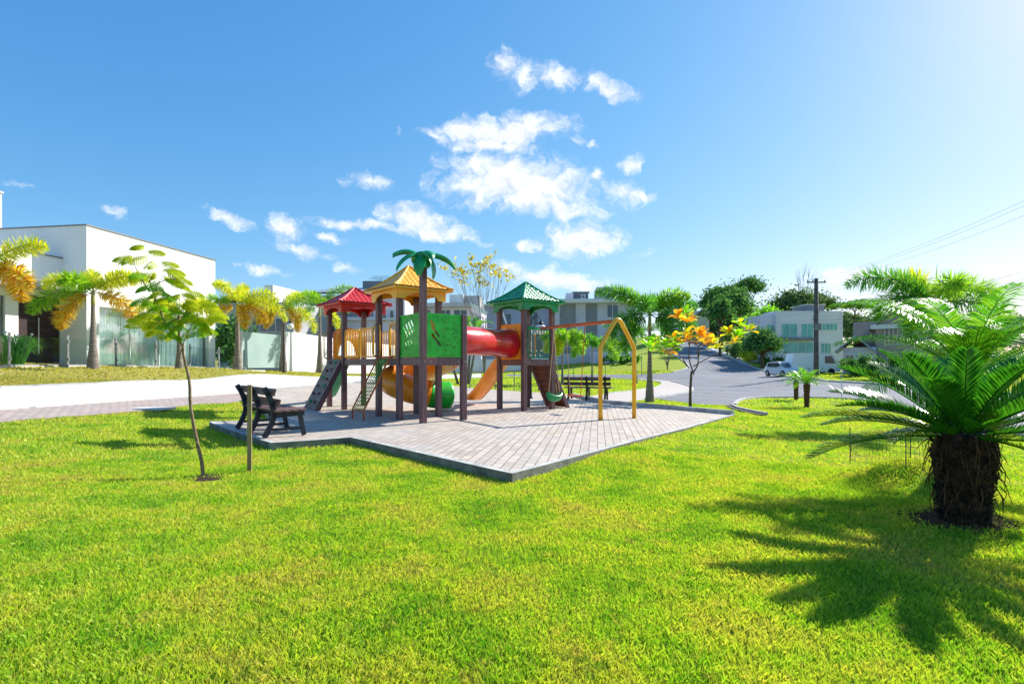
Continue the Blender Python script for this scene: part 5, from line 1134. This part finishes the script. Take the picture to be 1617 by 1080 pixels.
# ------------------------------------------------------------------ street furniture
def lamp(loc, h, label, side=1):
    t = thing('street_lamp', label, 'street lamp', loc, 0, 'globe street lamps'); mb = MB(); mb.lathe([(.09,0),(.09,.12),(.05,.2),(.04,.9),(.032,h)], (0,0,0), 10)
    mb.tube(cr([(0,0,h-.1),(side*.03,0,h+.2),(side*.2,0,h+.38),(side*.36,0,h+.28),(side*.38,0,h+.12)], 4), .02, 8); mb.lathe([(.12,0),(.1,.06),(.03,.12)], (side*.38,0,h+.06), 10); mb.build('pole', M_black, t, smooth=True)
    mb = MB(); mb.sphere((side*.38,0,h-.12), .2, 16); mb.build('globe', mat('opal_globe', '#e8e8e4', '#dcdcd8', rough=.25), t, smooth=True)
p = W(448.5, 597, 33); lamp((p.x,p.y,G(p.x,p.y)), 3.0, 'black globe street lamp in front of the white garden wall')
p = W(838, 631, 20.3); lamp((p.x,p.y,G(p.x,p.y)), 2.85, 'black globe street lamp behind the green-roofed tower')
def upole(x, y, h, label):
    z = G(x, y); t = thing('utility_pole', label, 'utility pole', (x,y,z), 0, 'utility poles carrying the power lines'); mb = MB(); mb.lathe([(.26,-.2),(.24,0),(.17,h)], (0,0,0), 12); mb.build('pole', mat('pole_concrete', '#6f655e', '#4f4742', rough=.9, scale=2, bump=.3), t, smooth=True)
    mb = MB(); mb.beam((-.9,0,h-.35),(.9,0,h-.35),.09,.11); mb.beam((-.5,0,h-2.2),(.5,0,h-2.2),.08,.09); mb.build('cross_arm', M_bark, t)
    mb = MB()
    for dx in (-.8,-.3,.8): mb.lathe([(.03,0),(.07,.06),(.04,.1),(.07,.14),(.02,.2)], (dx,0,h-.29), 8)
    for k in range(5): mb.lathe([(.03,0),(.06,.05),(.02,.1)], (.26,0,h-3.2-.35*k), 8); mb.lathe([(.03,0),(.06,.05),(.02,.1)], (-.26,0,h-3.2-.35*k), 8)
    mb.build('insulator', mat('insulator', '#5a4a44', rough=.3), t, smooth=True)
    mb = MB(); mb.box((.0,-.3,h-4.6),(.45,.3,.6)); mb.tube([(-.2,-.2,h-4.3),(-.5,-.3,h-3.9),(-.3,-.2,h-3.4)], .02, 6); mb.build('junction_box', M_dgrey, t, bevel=.02); return Vector((x,y,z))
A_ = W(1289, 592, 51); u1 = upole(A_.x, A_.y, W(1289,440,51).z - G(A_.x,A_.y), 'dark utility pole with cross arms in front of the white modern house')
B_ = W(1665, 620, 24); u2 = upole(B_.x, B_.y, 9.3, 'utility pole just outside the right picture edge')
C_ = (5.5, 96); 
def wire(a, b, sag, label, r=.006):
    a = Vector(a); b = Vector(b); pts = [a.lerp(b, t/16) - Vector((0,0,sag*4*(t/16)*(1-t/16))) for t in range(17)]; mb = MB(); mb.tube(pts, r, 5); tag(mb.build('power_line', M_black), label, 'cable', 'overhead power lines')
z1 = W(1289,440,51).z; z2 = G(B_.x,B_.y) + 9.3
for dx, dz, lb in ((-.8,-.1,'topmost overhead wire running to the right edge'),(-.3,-.1,'second overhead wire just below the topmost'),(.8,-.1,'third overhead wire of the upper group')): wire((u1.x+dx,u1.y,z1+dz), (u2.x+dx,u2.y,z2+dz), .5, lb)
for k, lb in enumerate(('lower overhead wire above the feather palm','second wire of the lower group above the feather palm','third wire of the lower group above the feather palm','lowest overhead wire above the feather palm')): wire((u1.x+.26,u1.y,z1-3.2-.35*k), (u2.x-.26,u2.y,z2-3.2-.35*k), .4, lb)
C_ = W(1140,548,100); wire((u1.x-.26,u1.y,z1-3.2), (C_.x,C_.y,G(C_.x,C_.y)+7), .6, 'overhead wire from the dark pole across the white house'); wire((u1.x-.26,u1.y,z1-3.9), (C_.x,C_.y,G(C_.x,C_.y)+6.4), .6, 'lower overhead wire across the upper windows of the white house')
p = W(1329, 616, 30); mb = MB(); mb.tube([(0,0,0),(0,0,1.7)], .022, 8); tag(mb.build('sign_post', M_frame, loc=(p.x,p.y,G(p.x,p.y))), 'thin pale metal post on the lawn island near the cycad fronds', 'post')
# low railing fence behind the paving
rf = thing('mesh_fence', 'thin grey mesh fence on slim posts behind the orange slide', 'fence', (0,0,0)); pf = [U(x, 617) for x in (742, 782, 812, 850)]; mb = MB()
for a in pf: m_ = MB(); m_.tube([(a.x,a.y,a.z),(a.x,a.y,a.z+1.0)], .025, 6); m_.build('post', M_dgrey, rf)
for a, b in zip(pf[:-1], pf[1:]):
    for z in (.3,.65,.95): mb.tube([(a.x,a.y,a.z+z),(b.x,b.y,b.z+z)], .012, 4)
mb.build('rails', M_dgrey, rf)
for i, (px, Y) in enumerate(((906,60),(956,58),(1013,62))):
    p = W(px, 592, Y); mb = MB(); mb.tube([(0,0,0),(0,0,2.6)], .035, 6); tag(mb.build('lot_marker_post', M_dgrey, loc=(p.x,p.y,G(p.x,p.y))), ('slim grey post on the far verge left of the A-frame','slim grey post on the far verge seen through the A-frame','slim grey post on the far verge beside the dark palm')[i], 'post', 'posts on the far verge')

# ------------------------------------------------------------------ vehicles
M_carw = mat('white_paint', '#dfe3e6', '#d8dcdf', rough=.2, scale=1, coat=.6); M_carr = mat('red_paint', '#c01822', '#a81420', rough=.2, scale=1, coat=.6); M_tyre = mat('tyre', '#17181a', rough=.8); M_rim = mat('rim', '#a8aaad', rough=.3, metal=.8); M_cwin = mat('car_glass', '#1c242b', '#2d3a44', rough=.05, spec=.8)
def car(loc, rz, label, M, ln=4.4, wd=1.8, ht=1.65, group=None, name='parked_car', suv=True):
    t = thing(name, label, 'car', loc, rz, group); h = ht; hw = wd/2
    # side profile stations along x (front +): x, belt height, bottom
    prof = [(-.5,.42,.86),(-.49,.30,1.02),(-.40,.24,1.03),(-.2,.22,1.0),(.1,.22,.98),(.24,.22,.96),(.40,.24,.86),(.485,.32,.74),(.5,.40,.60)]
    rows = []
    for (x, b, tp) in prof:
        fx = 1 - .16 * max(0, abs(x)*2 - .75)/.25 if abs(x) > .37 else 1; y = hw*fx; z0, z1 = b*h/1.65, tp*h/1.65
        rows.append([(x*ln,-y*.9,z0),(x*ln,-y,z0+.12),(x*ln,-y*1.0,(z0+z1)/2+.05),(x*ln,-y*.95,z1-.05),(x*ln,-y*.8,z1),(x*ln,0,z1+.03),(x*ln,y*.8,z1),(x*ln,y*.95,z1-.05),(x*ln,y,(z0+z1)/2+.05),(x*ln,y,z0+.12),(x*ln,y*.9,z0)])
    mb = MB(); mb.grid(rows); mb.add(rows[0], [tuple(range(11))]); mb.add(rows[-1], [tuple(range(10,-1,-1))]); mb.add([rows[0][0],rows[0][-1],rows[-1][-1],rows[-1][0]], [(0,1,2,3)])
    r0 = -.46 if suv else -.36; cab = [(r0,.98,.80),(r0+.05,1.50,.70),(-.1,h-.04,.68),(.02,h-.08,.68),(.11,1.40,.70),(.26,.96,.80)]
    rr_ = [[(x*ln,-hw*w_,.96*h/1.65),(x*ln,-hw*w_,min(z,h)),(x*ln,0,min(z,h)+.02),(x*ln,hw*w_,min(z,h)),(x*ln,hw*w_,.96*h/1.65)] for x, z, w_ in cab]; mb.grid(rr_)
    body = mb.build('body', M, t, smooth=False, bevel=.02)
    for s_ in (-1, 1):
        gl = MB()
        y = s_*(hw*.70+.012+.02)
        for poly in ([(r0+.06,1.05),(r0+.075,1.42),(-.20,1.46),(-.20,1.04)],[(-.185,1.04),(-.185,1.46),(-.02,1.47),(-.02,1.03)],[(-.005,1.03),(-.005,1.47),(.04,1.46),(.19,1.03)]):
            q = [(x*ln, s_*(hw*(.80-.10*(z-.96)/.5)+.014), z*h/1.65) for x, z in poly]; gl.add(q if s_ < 0 else q[::-1], [(0,1,2,3)])
        gl.build('side_window', M_cwin, t)
    gl = MB()
    gl.add([(.255*ln,-hw*.70,1.02*h/1.65),(.255*ln,hw*.70,1.02*h/1.65),(.11*ln+.02,hw*.62,1.42*h/1.65),(.11*ln+.02,-hw*.62,1.42*h/1.65)], [(0,1,2,3)]); gl.v = [(x+.035,y,z+.02) for x,y,z in gl.v]; gl.build('windscreen', M_cwin, t)
    gl = MB(); gl.add([(r0*ln-.02,-hw*.7,1.06*h/1.65),(r0*ln-.02,hw*.7,1.06*h/1.65),((r0+.04)*ln-.02,hw*.6,1.44*h/1.65),((r0+.04)*ln-.02,-hw*.6,1.44*h/1.65)], [(3,2,1,0)]); gl.build('rear_window', M_cwin, t)
    for sx in (-.31,.31):
        for s_ in (-1,1):
            mb = MB(); y = s_*(hw-.08); mb.tube([(sx*ln,y-.11*1,.34),(sx*ln,y+.11,.34)], .34, 18); wh = mb.build('wheel', M_tyre, t); mb = MB(); mb.tube([(sx*ln,y+s_*.10,.34),(sx*ln,y+s_*.118,.34)], .21, 12); mb.build('rim', M_rim, wh)
    for s_ in (-1,1):
        mb = MB(); mb.sphere((.485*ln, s_*hw*.68, .72*h/1.65), (.06,.17,.09), 10); mb.build('headlight', M_frame, t, smooth=True); mb = MB(); mb.sphere((-.49*ln, s_*hw*.74, .9*h/1.65), (.04,.1,.12), 8); mb.build('tail_light', M_carr, t, smooth=True)
        mb = MB(); mb.box((.20*ln, s_*(hw+.06), 1.03*h/1.65), (.14,.2,.14)); mb.build('mirror', M, t, bevel=.03)
    mb = MB(); mb.box((.502*ln,0,.58*h/1.65),(.03,wd*.5,.14)); mb.build('grille', M_tyre, t)
    return t
p = W(1236, 596.5, 57.5); car((p.x,p.y,G(p.x,p.y)+.04), R(-84), 'white SUV parked at the kerb in front of the white house', M_carw)
for px, py, Y, lb in ((1098,546.5,118,'red car farther left, driving on the climbing far road'),(1116,548,112,'red car nearer the right kerb on the climbing far road')):
    p = W(px, py, Y); car((p.x,p.y,G(p.x,p.y)+.04), R(-80 if px < 1110 else -84), lb, M_carr, ht=1.5, ln=4.0, group='red cars on the far road', name='red_car', suv=False)
# white box van
p = W(1281, 589.5, 57); t = thing('delivery_van', 'long white van with dark cab window parked behind the utility pole', 'van', (p.x,p.y,G(p.x,p.y)+.03), R(-4)); mb = MB()
mb.plate((0,0,0), (1,0,0), (0,0,1), [(-2.5,.35),(2.45,.35),(2.5,.95),(2.15,1.15),(1.72,2.05),(1.4,2.2),(-2.1,2.2),(-2.45,.9)], (), 1.8); mb.build('body', M_carw, t, bevel=.05)
mb = MB()
for s_ in (-1,1): mb.plate((0,s_*.91,0), (1,0,0), (0,0,1), [(.95,1.2),(2.0,1.2),(1.66,1.95),(.95,1.95)], (), .012)
mb.build('cab_window', M_cwin, t)
for x in (-1.6,1.6):
    for s_ in (-1,1): mb = MB(); mb.tube([(x,s_*.72,.34),(x,s_*.92,.34)], .34, 16); mb.build('wheel', M_tyre, t)
mb = MB(); mb.box((-.6,-.905,.62),(.14,.01,.1)); mb.box((.7,-.905,.62),(.14,.01,.1)); mb.build('side_marker', M_tyre, t)

# ------------------------------------------------------------------ other buildings
def bld(name, label, cx, cy_, rz, boxes, wins, extra=None, group=None, doorlike=False):
    """boxes: (part, mat, x0,x1,y0,y1,z0,z1); wins: (mat, x0,x1,z0,z1,yface) panes on the front (-y) side"""
    g = G(cx, cy_); t = thing(name, label, 'house', (cx,cy_,g), rz, group)
    for (nm, M, *b) in boxes: mb = MB(); mb.b2(*b); mb.build(nm, M, t)
    for (M, x0, x1, z0, z1, y, *o_) in wins:
        n_ = o_[0] if o_ else 1; fr_ = MB(); s_ = o_[1] if len(o_) > 1 else 'y'
        def B(mb, a0, a1, c0, c1, d0, d1):
            mb.b2(a0, a1, y-d1, y-d0, c0, c1) if s_ == 'y' else mb.b2(y-d1, y-d0, a0, a1, c0, c1)
        B(fr_, x0, x1, z0, z0+.07, .0, .07); B(fr_, x0, x1, z1-.07, z1, .0, .07)
        for i in range(n_+1): xx = x0 + (x1-x0-.07)*i/n_; B(fr_, xx, xx+.07, z0+.072, z1-.072, .0, .065)
        f_ = fr_.build('window', M_frame, t); mb = MB(); B(mb, x0+.02, x1-.02, z0+.02, z1-.02, .004, .03); mb.build('pane', M, f_)
    if extra: extra(t)
    return t
# white modern house with teal glass (right of centre)
Y = 78; k = Y/F; cx_, cy_ = (1270-CX)*k, Y
def zz(py): return EYE - (py-HZ)*k - G(cx_, cy_)
def xx(px): return (px-1270)*k
M_wb = mat('pale_render', '#dad6e2', '#ccc8d8', rough=.7, scale=.4)
bld('modern_house', 'two-storey white modern house with teal windows and rounded corner', cx_, cy_, 0,
  [('wall', M_wb, xx(1225), xx(1331), 0, 9, -2, zz(491)), ('upper_corner', M_wb, xx(1212), xx(1225)-.003, .5, 8, zz(541), zz(500)), ('parapet', M_wb, xx(1212), xx(1225)-.003, .6, 8, zz(500)+.003, zz(496)),
   ('ledge', M_dgrey, xx(1211), xx(1283), -.5, -.003, zz(538), zz(533)), ('water_tank', M_dgrey, xx(1290), xx(1320), 3, 7, zz(491)+.003, zz(478)), ('roof_slab', M_frame, xx(1290)-.2, xx(1320)+.2, 2.8, 7.2, zz(478)+.003, zz(477))],
  [(M_teal, xx(1213), xx(1224), zz(536), zz(512), .48, 2), (M_teal, xx(1234), xx(1259), zz(534), zz(511), -.002, 2), (M_teal, xx(1265), xx(1284), zz(534), zz(511), -.002, 2), (M_teal, xx(1297), xx(1322), zz(522), zz(511), -.002, 4),
   (M_teal, xx(1213), xx(1224), zz(562), zz(540), .48, 2), (M_teal, xx(1235), xx(1284), zz(558), zz(540), -.002, 4), (M_teal, xx(1296), xx(1312), zz(558), zz(542), -.002, 3)])
# grey tile-roofed house behind the cycad
Y = 54; k = Y/F; cx_, cy_ = (1400-CX)*k, Y
def xx(px): return (px-1400)*k*.83
def gable(x0, x1, y0, y1, z0, z1, M, par, nm='roof', over=.4, th=.12, slope='x'):
    mb = MB(); xm = (x0+x1)/2
    for a, b in ((x0-over, xm), (x1+over, xm)):
        za = z0 - over*(z1-z0)/(xm-x0); q = [(a,y0-over,za),(b,y0-over,z1),(b,y1+over,z1),(a,y1+over,za)]
        if a > b: q = q[::-1]
        mb.add(q + [(p_[0],p_[1],p_[2]-th) for p_ in q], [(0,1,2,3),(7,6,5,4),(0,4,5,1),(1,5,6,2),(2,6,7,3),(3,7,4,0)])
        n_ = int((y1-y0+2*over)/.45)
        for i in range(n_): y = y0-over+.1+i*.45; mb.beam((a,y,za+.02),(b,y,z1+.02),.07,.05)
    return mb.build(nm, M, par)
M_tile = mat('grey_tile', '#a9b0bb', '#8a919c', rough=.5, scale=5); M_tan = mat('tan_render', '#a89c94', '#968b84', rough=.8, scale=.6)
def ex(t):
    gable(xx(1380), xx(1490), 0, 8, zz(512), zz(471), M_tile, t); gable(xx(1325), xx(1375), -1.5, 3.5, zz(549), zz(530), M_tile, t, 'lower_roof')
    mb = MB(); mb.add([(xx(1383),-.0,zz(514)),(xx(1487),0,zz(514)),(xx(1435),0,zz(475))], [(0,1,2)]); mb.build('gable_wall', M_tan, t)
bld('tiled_house', 'grey house with blue-grey tiled gable roof behind the cycad fronds', cx_, cy_, R(-34),
  [('wall', M_tan, xx(1383), xx(1487), .003, 8, -2, zz(514)), ('wing', M_wb, xx(1330), xx(1383)-.003, -1, 6, -2, zz(548)), ('upper_wing', M_tan, xx(1345), xx(1383)-.003, 2, 7.5, zz(548)+.003, zz(505)), ('fascia', M_frame, xx(1375), xx(1440), -.9, -.6, zz(520), zz(513)), ('garage_recess', M_dgrey, xx(1352), xx(1381), -1.03, -1.003, -1, zz(576))],
  [(M_gwin, xx(1396), xx(1425), zz(545), zz(518), -.002, 4), (M_gwin, xx(1432), xx(1470), zz(545), zz(518), -.002, 4), (M_gwin, xx(1334), xx(1348), zz(575), zz(560), -1.002, 2), (M_gwin, xx(1400), xx(1470), zz(590), zz(562), -.002, 6)], ex)
# grey three-storey house in the centre
Y = 82; k = Y/F; cx_, cy_ = (935-CX)*k, Y
def xx(px): return (px-935)*k
def ac(t):
    for i, (a, b, c_, d) in enumerate(((919,926,461,468),)):
        mb = MB(); mb.b2(xx(a), xx(b), 2.6, 3.2, zz(d), zz(c_)); o_ = mb.build('air_conditioner', M_frame, t, bevel=.03); m2 = MB(); m2.lathe([(.25,0),(.25,.02)], (0,0,0), 12); m2.v = [(xx((a+b)/2)+v[0], 2.6-v[2]-.003, (zz(c_)+zz(d))/2+v[1]) for v in m2.v]; m2.build('fan_grille', M_dgrey, o_)
bld('grey_house', 'grey three-storey modern house with flat roof terraces seen above the swing beam', cx_, cy_, R(-4),
  [('wall', mat('house_grey', '#c0c2ca', '#b0b3bc', rough=.7, scale=.3), xx(872), xx(995), 0, 10, -3, zz(479)), ('roof_slab', M_frame, xx(868), xx(999), -1.2, 10.3, zz(479)+.003, zz(473)), ('side_fin', M_dgrey, xx(995)+.003, xx(1001), -.8, 9, -1, zz(472)+.5),
   ('penthouse', M_wb, xx(895), xx(907), 3, 8, zz(473)+.003, zz(458)), ('penthouse_wall', M_dgrey, xx(907)+.003, xx(932), 4, 8, zz(473)+.003, zz(456)), ('roof_cap', M_frame, xx(905), xx(934), 3.6, 8.4, zz(456)+.003, zz(455)), ('water_tank', M_wgrey, xx(945), xx(975), 3, 8, zz(473)+.003, zz(449)), ('tank_base', M_wgrey, xx(943), xx(985), 2.5, 8.5, zz(473)+.003, zz(467)),
   ('dark_strip', M_dgrey, xx(884), xx(909), -.06, -.003, zz(558), zz(480)), ('dark_strip', M_dgrey, xx(925), xx(943), -.06, -.003, zz(545), zz(480)), ('ground_wall', M_wb, xx(930), xx(998), -3, -2.7, -3, zz(556)), ('porch_roof', M_frame, xx(948), xx(1000), -3.2, -.07, zz(542), zz(539))],
  [(M_gwin, xx(958), xx(976), zz(502), zz(481), -.002, 2), (M_gwin, xx(978), xx(990), zz(530), zz(512), -.002, 2), (M_gwin, xx(888), xx(905), zz(548), zz(530), -.062, 2), (M_gwin, xx(973), xx(984), zz(571), zz(563), -3.002, 1)], ac)
# house with corrugated roof behind the red tower
Y = 62; k = Y/F; cx_, cy_ = (570-CX)*k, Y
def xx(px): return (px-570)*k
M_corr = mat('corrugated', '#9aa3ad', '#8490a0', rough=.45, scale=3, metal=.3)
def ex2(t):
    mb = MB(); n_ = 44; rows = []
    for i in range(n_*4+1): x = xx(492) + (xx(625)-xx(492))*i/(n_*4); h_ = .04*math.sin(i*math.pi/2); rows.append([(x,-1,zz(463)+h_),(x,6,zz(443)+h_)])
    mb.grid(rows); mb.grid([[(p_[0],p_[1],p_[2]-.15) for p_ in r_][::-1] for r_ in rows]); mb.build('corrugated_roof', M_corr, t, smooth=True)
    mb = MB(); mb.tube([(xx(577),6,zz(434)),(xx(577),6,zz(425))], .03, 5)
    for a in (0,.5,1.0): mb.tube([(xx(577)-1.5+a*.4,6,zz(427)+a*.3),(xx(577)+1.5-a*.4,6,zz(427)+a*.3)], .02, 4)
    mb.tube([(xx(565),6,zz(428)),(xx(600),6,zz(430))], .02, 4); mb.build('antenna', M_black, t)
bld('corrugated_roof_house', 'pale house with corrugated grey roof and rooftop aerial behind the red-roofed tower', cx_, cy_, R(-3),
  [('wall', M_wb, xx(480), xx(640), 0, 9, -2, zz(466)), ('roof_box', M_dgrey, xx(552), xx(625), 4.5, 9, zz(462), zz(434)), ('lower_wing', M_wgrey, xx(440), xx(480)-.003, .5, 8, -2, zz(480)), ('ledge', M_frame, xx(478), xx(642), -.6, -.003, zz(506), zz(503)), ('dark_bay', M_dgrey, xx(515), xx(590), -.03, -.003, zz(500), zz(470))],
  [(M_gwin, xx(604), xx(611), zz(508), zz(490), -.002), (M_gwin, xx(616), xx(623), zz(508), zz(490), -.002), (M_gwin, xx(520), xx(545), zz(528), zz(508), -.002, 3), (M_gwin, xx(470), xx(478), zz(525), zz(505), .48)], ex2)
Y = 55; k = Y/F; cx_, cy_ = (385-CX)*k, Y
def xx(px): return (px-385)*k
def ex3(t): gable(xx(338), xx(420), .3, 7, zz(474), zz(458), M_tile, t)
bld('neighbour_house', 'white house with low tiled roof behind the foxtail palms', cx_, cy_, R(-9), [('wall', M_wgrey, xx(340), xx(470), 0, 8, -2, zz(478)), ('parapet', M_white, xx(424), xx(438), -.3, 7, zz(478)+.003, zz(452)), ('band', M_wgrey, xx(340), xx(470), -.05, -.003, zz(500), zz(490))], [(M_gwin, xx(350), xx(372), zz(520), zz(500), -.052, 2), (M_gwin, xx(400), xx(455), zz(525), zz(503), -.052, 4)], ex3)
# white balcony house between the towers, with an outdoor ramp
Y = 72; k = Y/F; cx_, cy_ = (740-CX)*k, Y
def xx(px): return (px-740)*k
def ex4(t):
    mb = MB(); mb.beam((xx(744),-1.2,zz(482)),(xx(770),-1.2,zz(497)),.2,.5); mb.beam((xx(744),-1.2,zz(512)),(xx(780),-1.2,zz(528)),.2,.5); mb.build('stair_stringer', M_white, t)
    mb = MB()
    for i in range(12): x = xx(744+2.4*i); z = zz(497+1.1*i); mb.beam((x,-1.2,z-1.6),(x,-1.2,z+.2),.06,.06)
    mb.beam((xx(744),-1.2,zz(494)),(xx(774),-1.2,zz(508)),.08,.08); mb.build('stair_rail', M_dgrey, t)
bld('balcony_house', 'white cubic house with outdoor stairs seen between the yellow and green towers', cx_, cy_, R(-2),
  [('wall', M_wb, xx(640), xx(760), 0, 9, -2, zz(486)), ('roof_slab', M_wgrey, xx(636), xx(746), -1.5, 9.2, zz(486)+.003, zz(480)), ('upper_block', M_white, xx(706), xx(729), 2, 8, zz(480)+.003, zz(462)), ('upper_block', M_wgrey, xx(729)+.003, xx(755), 2.5, 8, zz(480)+.003, zz(463))],
  [(M_gwin, xx(694), xx(712), zz(505), zz(489), -.002, 2), (M_gwin, xx(716), xx(738), zz(505), zz(489), -.002, 2), (M_gwin, xx(650), xx(680), zz(505), zz(489), -.002, 3), (M_gwin, xx(700), xx(752), zz(545), zz(520), -.002, 4)], ex4)
Y = 88; k = Y/F; cx_, cy_ = (815-CX)*k, Y
def xx(px): return (px-815)*k
def ex5(t):
    mb = MB(); mb.beam((xx(785),-.6,zz(470)),(xx(800),-.6,zz(512)),.3,.3); mb.build('sloping_fin', M_white, t)
bld('blue_grey_house', 'blue-grey house framed by the posts of the green-roofed tower', cx_, cy_, 0, [('wall', mat('blue_grey_render', '#a4aebf', '#949fb2', rough=.7, scale=.4), xx(765), xx(868), 0, 9, -2, zz(484)), ('roof_slab', M_frame, xx(762), xx(870), -.8, 9, zz(484)+.003, zz(481)), ('roof_block', M_dgrey, xx(850), xx(869), 2, 7, zz(481)+.003, zz(470)), ('balcony', M_white, xx(785), xx(866), -1.4, -.003, zz(528), zz(519))],
  [(M_gwin, xx(790), xx(808), zz(515), zz(495), -.002, 2), (M_gwin, xx(826), xx(850), zz(515), zz(492), -.002, 3), (M_gwin, xx(775), xx(800), zz(555), zz(535), -.002, 3), (M_gwin, xx(820), xx(855), zz(558), zz(535), -.002, 3)], ex5)
Y = 150; k = Y/F; cx_, cy_ = (1085-CX)*k, Y
def xx(px): return (px-1085)*k
def ex6(t): gable(xx(1098), xx(1122), 0, 8, zz(496), zz(489), M_tile, t)
bld('far_house', 'far grey house on the hill above the climbing road', cx_, cy_, 0, [('wall', M_wgrey, xx(1062), xx(1078), 0, 8, -4, zz(472)), ('wall', M_wgrey, xx(1078)+.01, xx(1122), 1, 8, -4, zz(498)), ('roof_slab', M_dgrey, xx(1060), xx(1080), -.4, 8.4, zz(472)+.01, zz(470)), ('boundary_wall', M_dgrey, xx(1045), xx(1062)-.01, 0, 1, -4, zz(500))], [(M_gwin, xx(1064), xx(1074), zz(490), zz(480), -.002, 2), (M_gwin, xx(1085), xx(1100), zz(515), zz(504), .98, 2)], ex6)
Y = 84; k = Y/F; p = W(1190, 575, Y); bw = MB(); bw.b2(-1.6,1.6,0,.3,-1,1.3); tag(bw.build('boundary_wall', M_white, loc=(p.x,p.y,G(p.x,p.y))), 'short white boundary wall left of the teal-windowed house', 'wall')
p = W(1152, 566, 100); bw = MB(); bw.b2(-.55,.55,0,.5,-1,3.6); tag(bw.build('gate_pillar', M_wb, loc=(p.x,p.y,G(p.x,p.y))), 'pale gate pillar on the right kerb beyond the dark shrubs', 'pillar')
# low white walls far behind the play structure
lw = MB(); a, b = W(650, 585, 66), W(870, 585, 74)
lw.beam((a.x,a.y,G(a.x,a.y)+.7),(b.x,b.y,G(b.x,b.y)+.7),.25,1.6); tag(lw.build('boundary_wall', M_wb), 'low pale boundary wall in front of the houses behind the towers', 'wall')
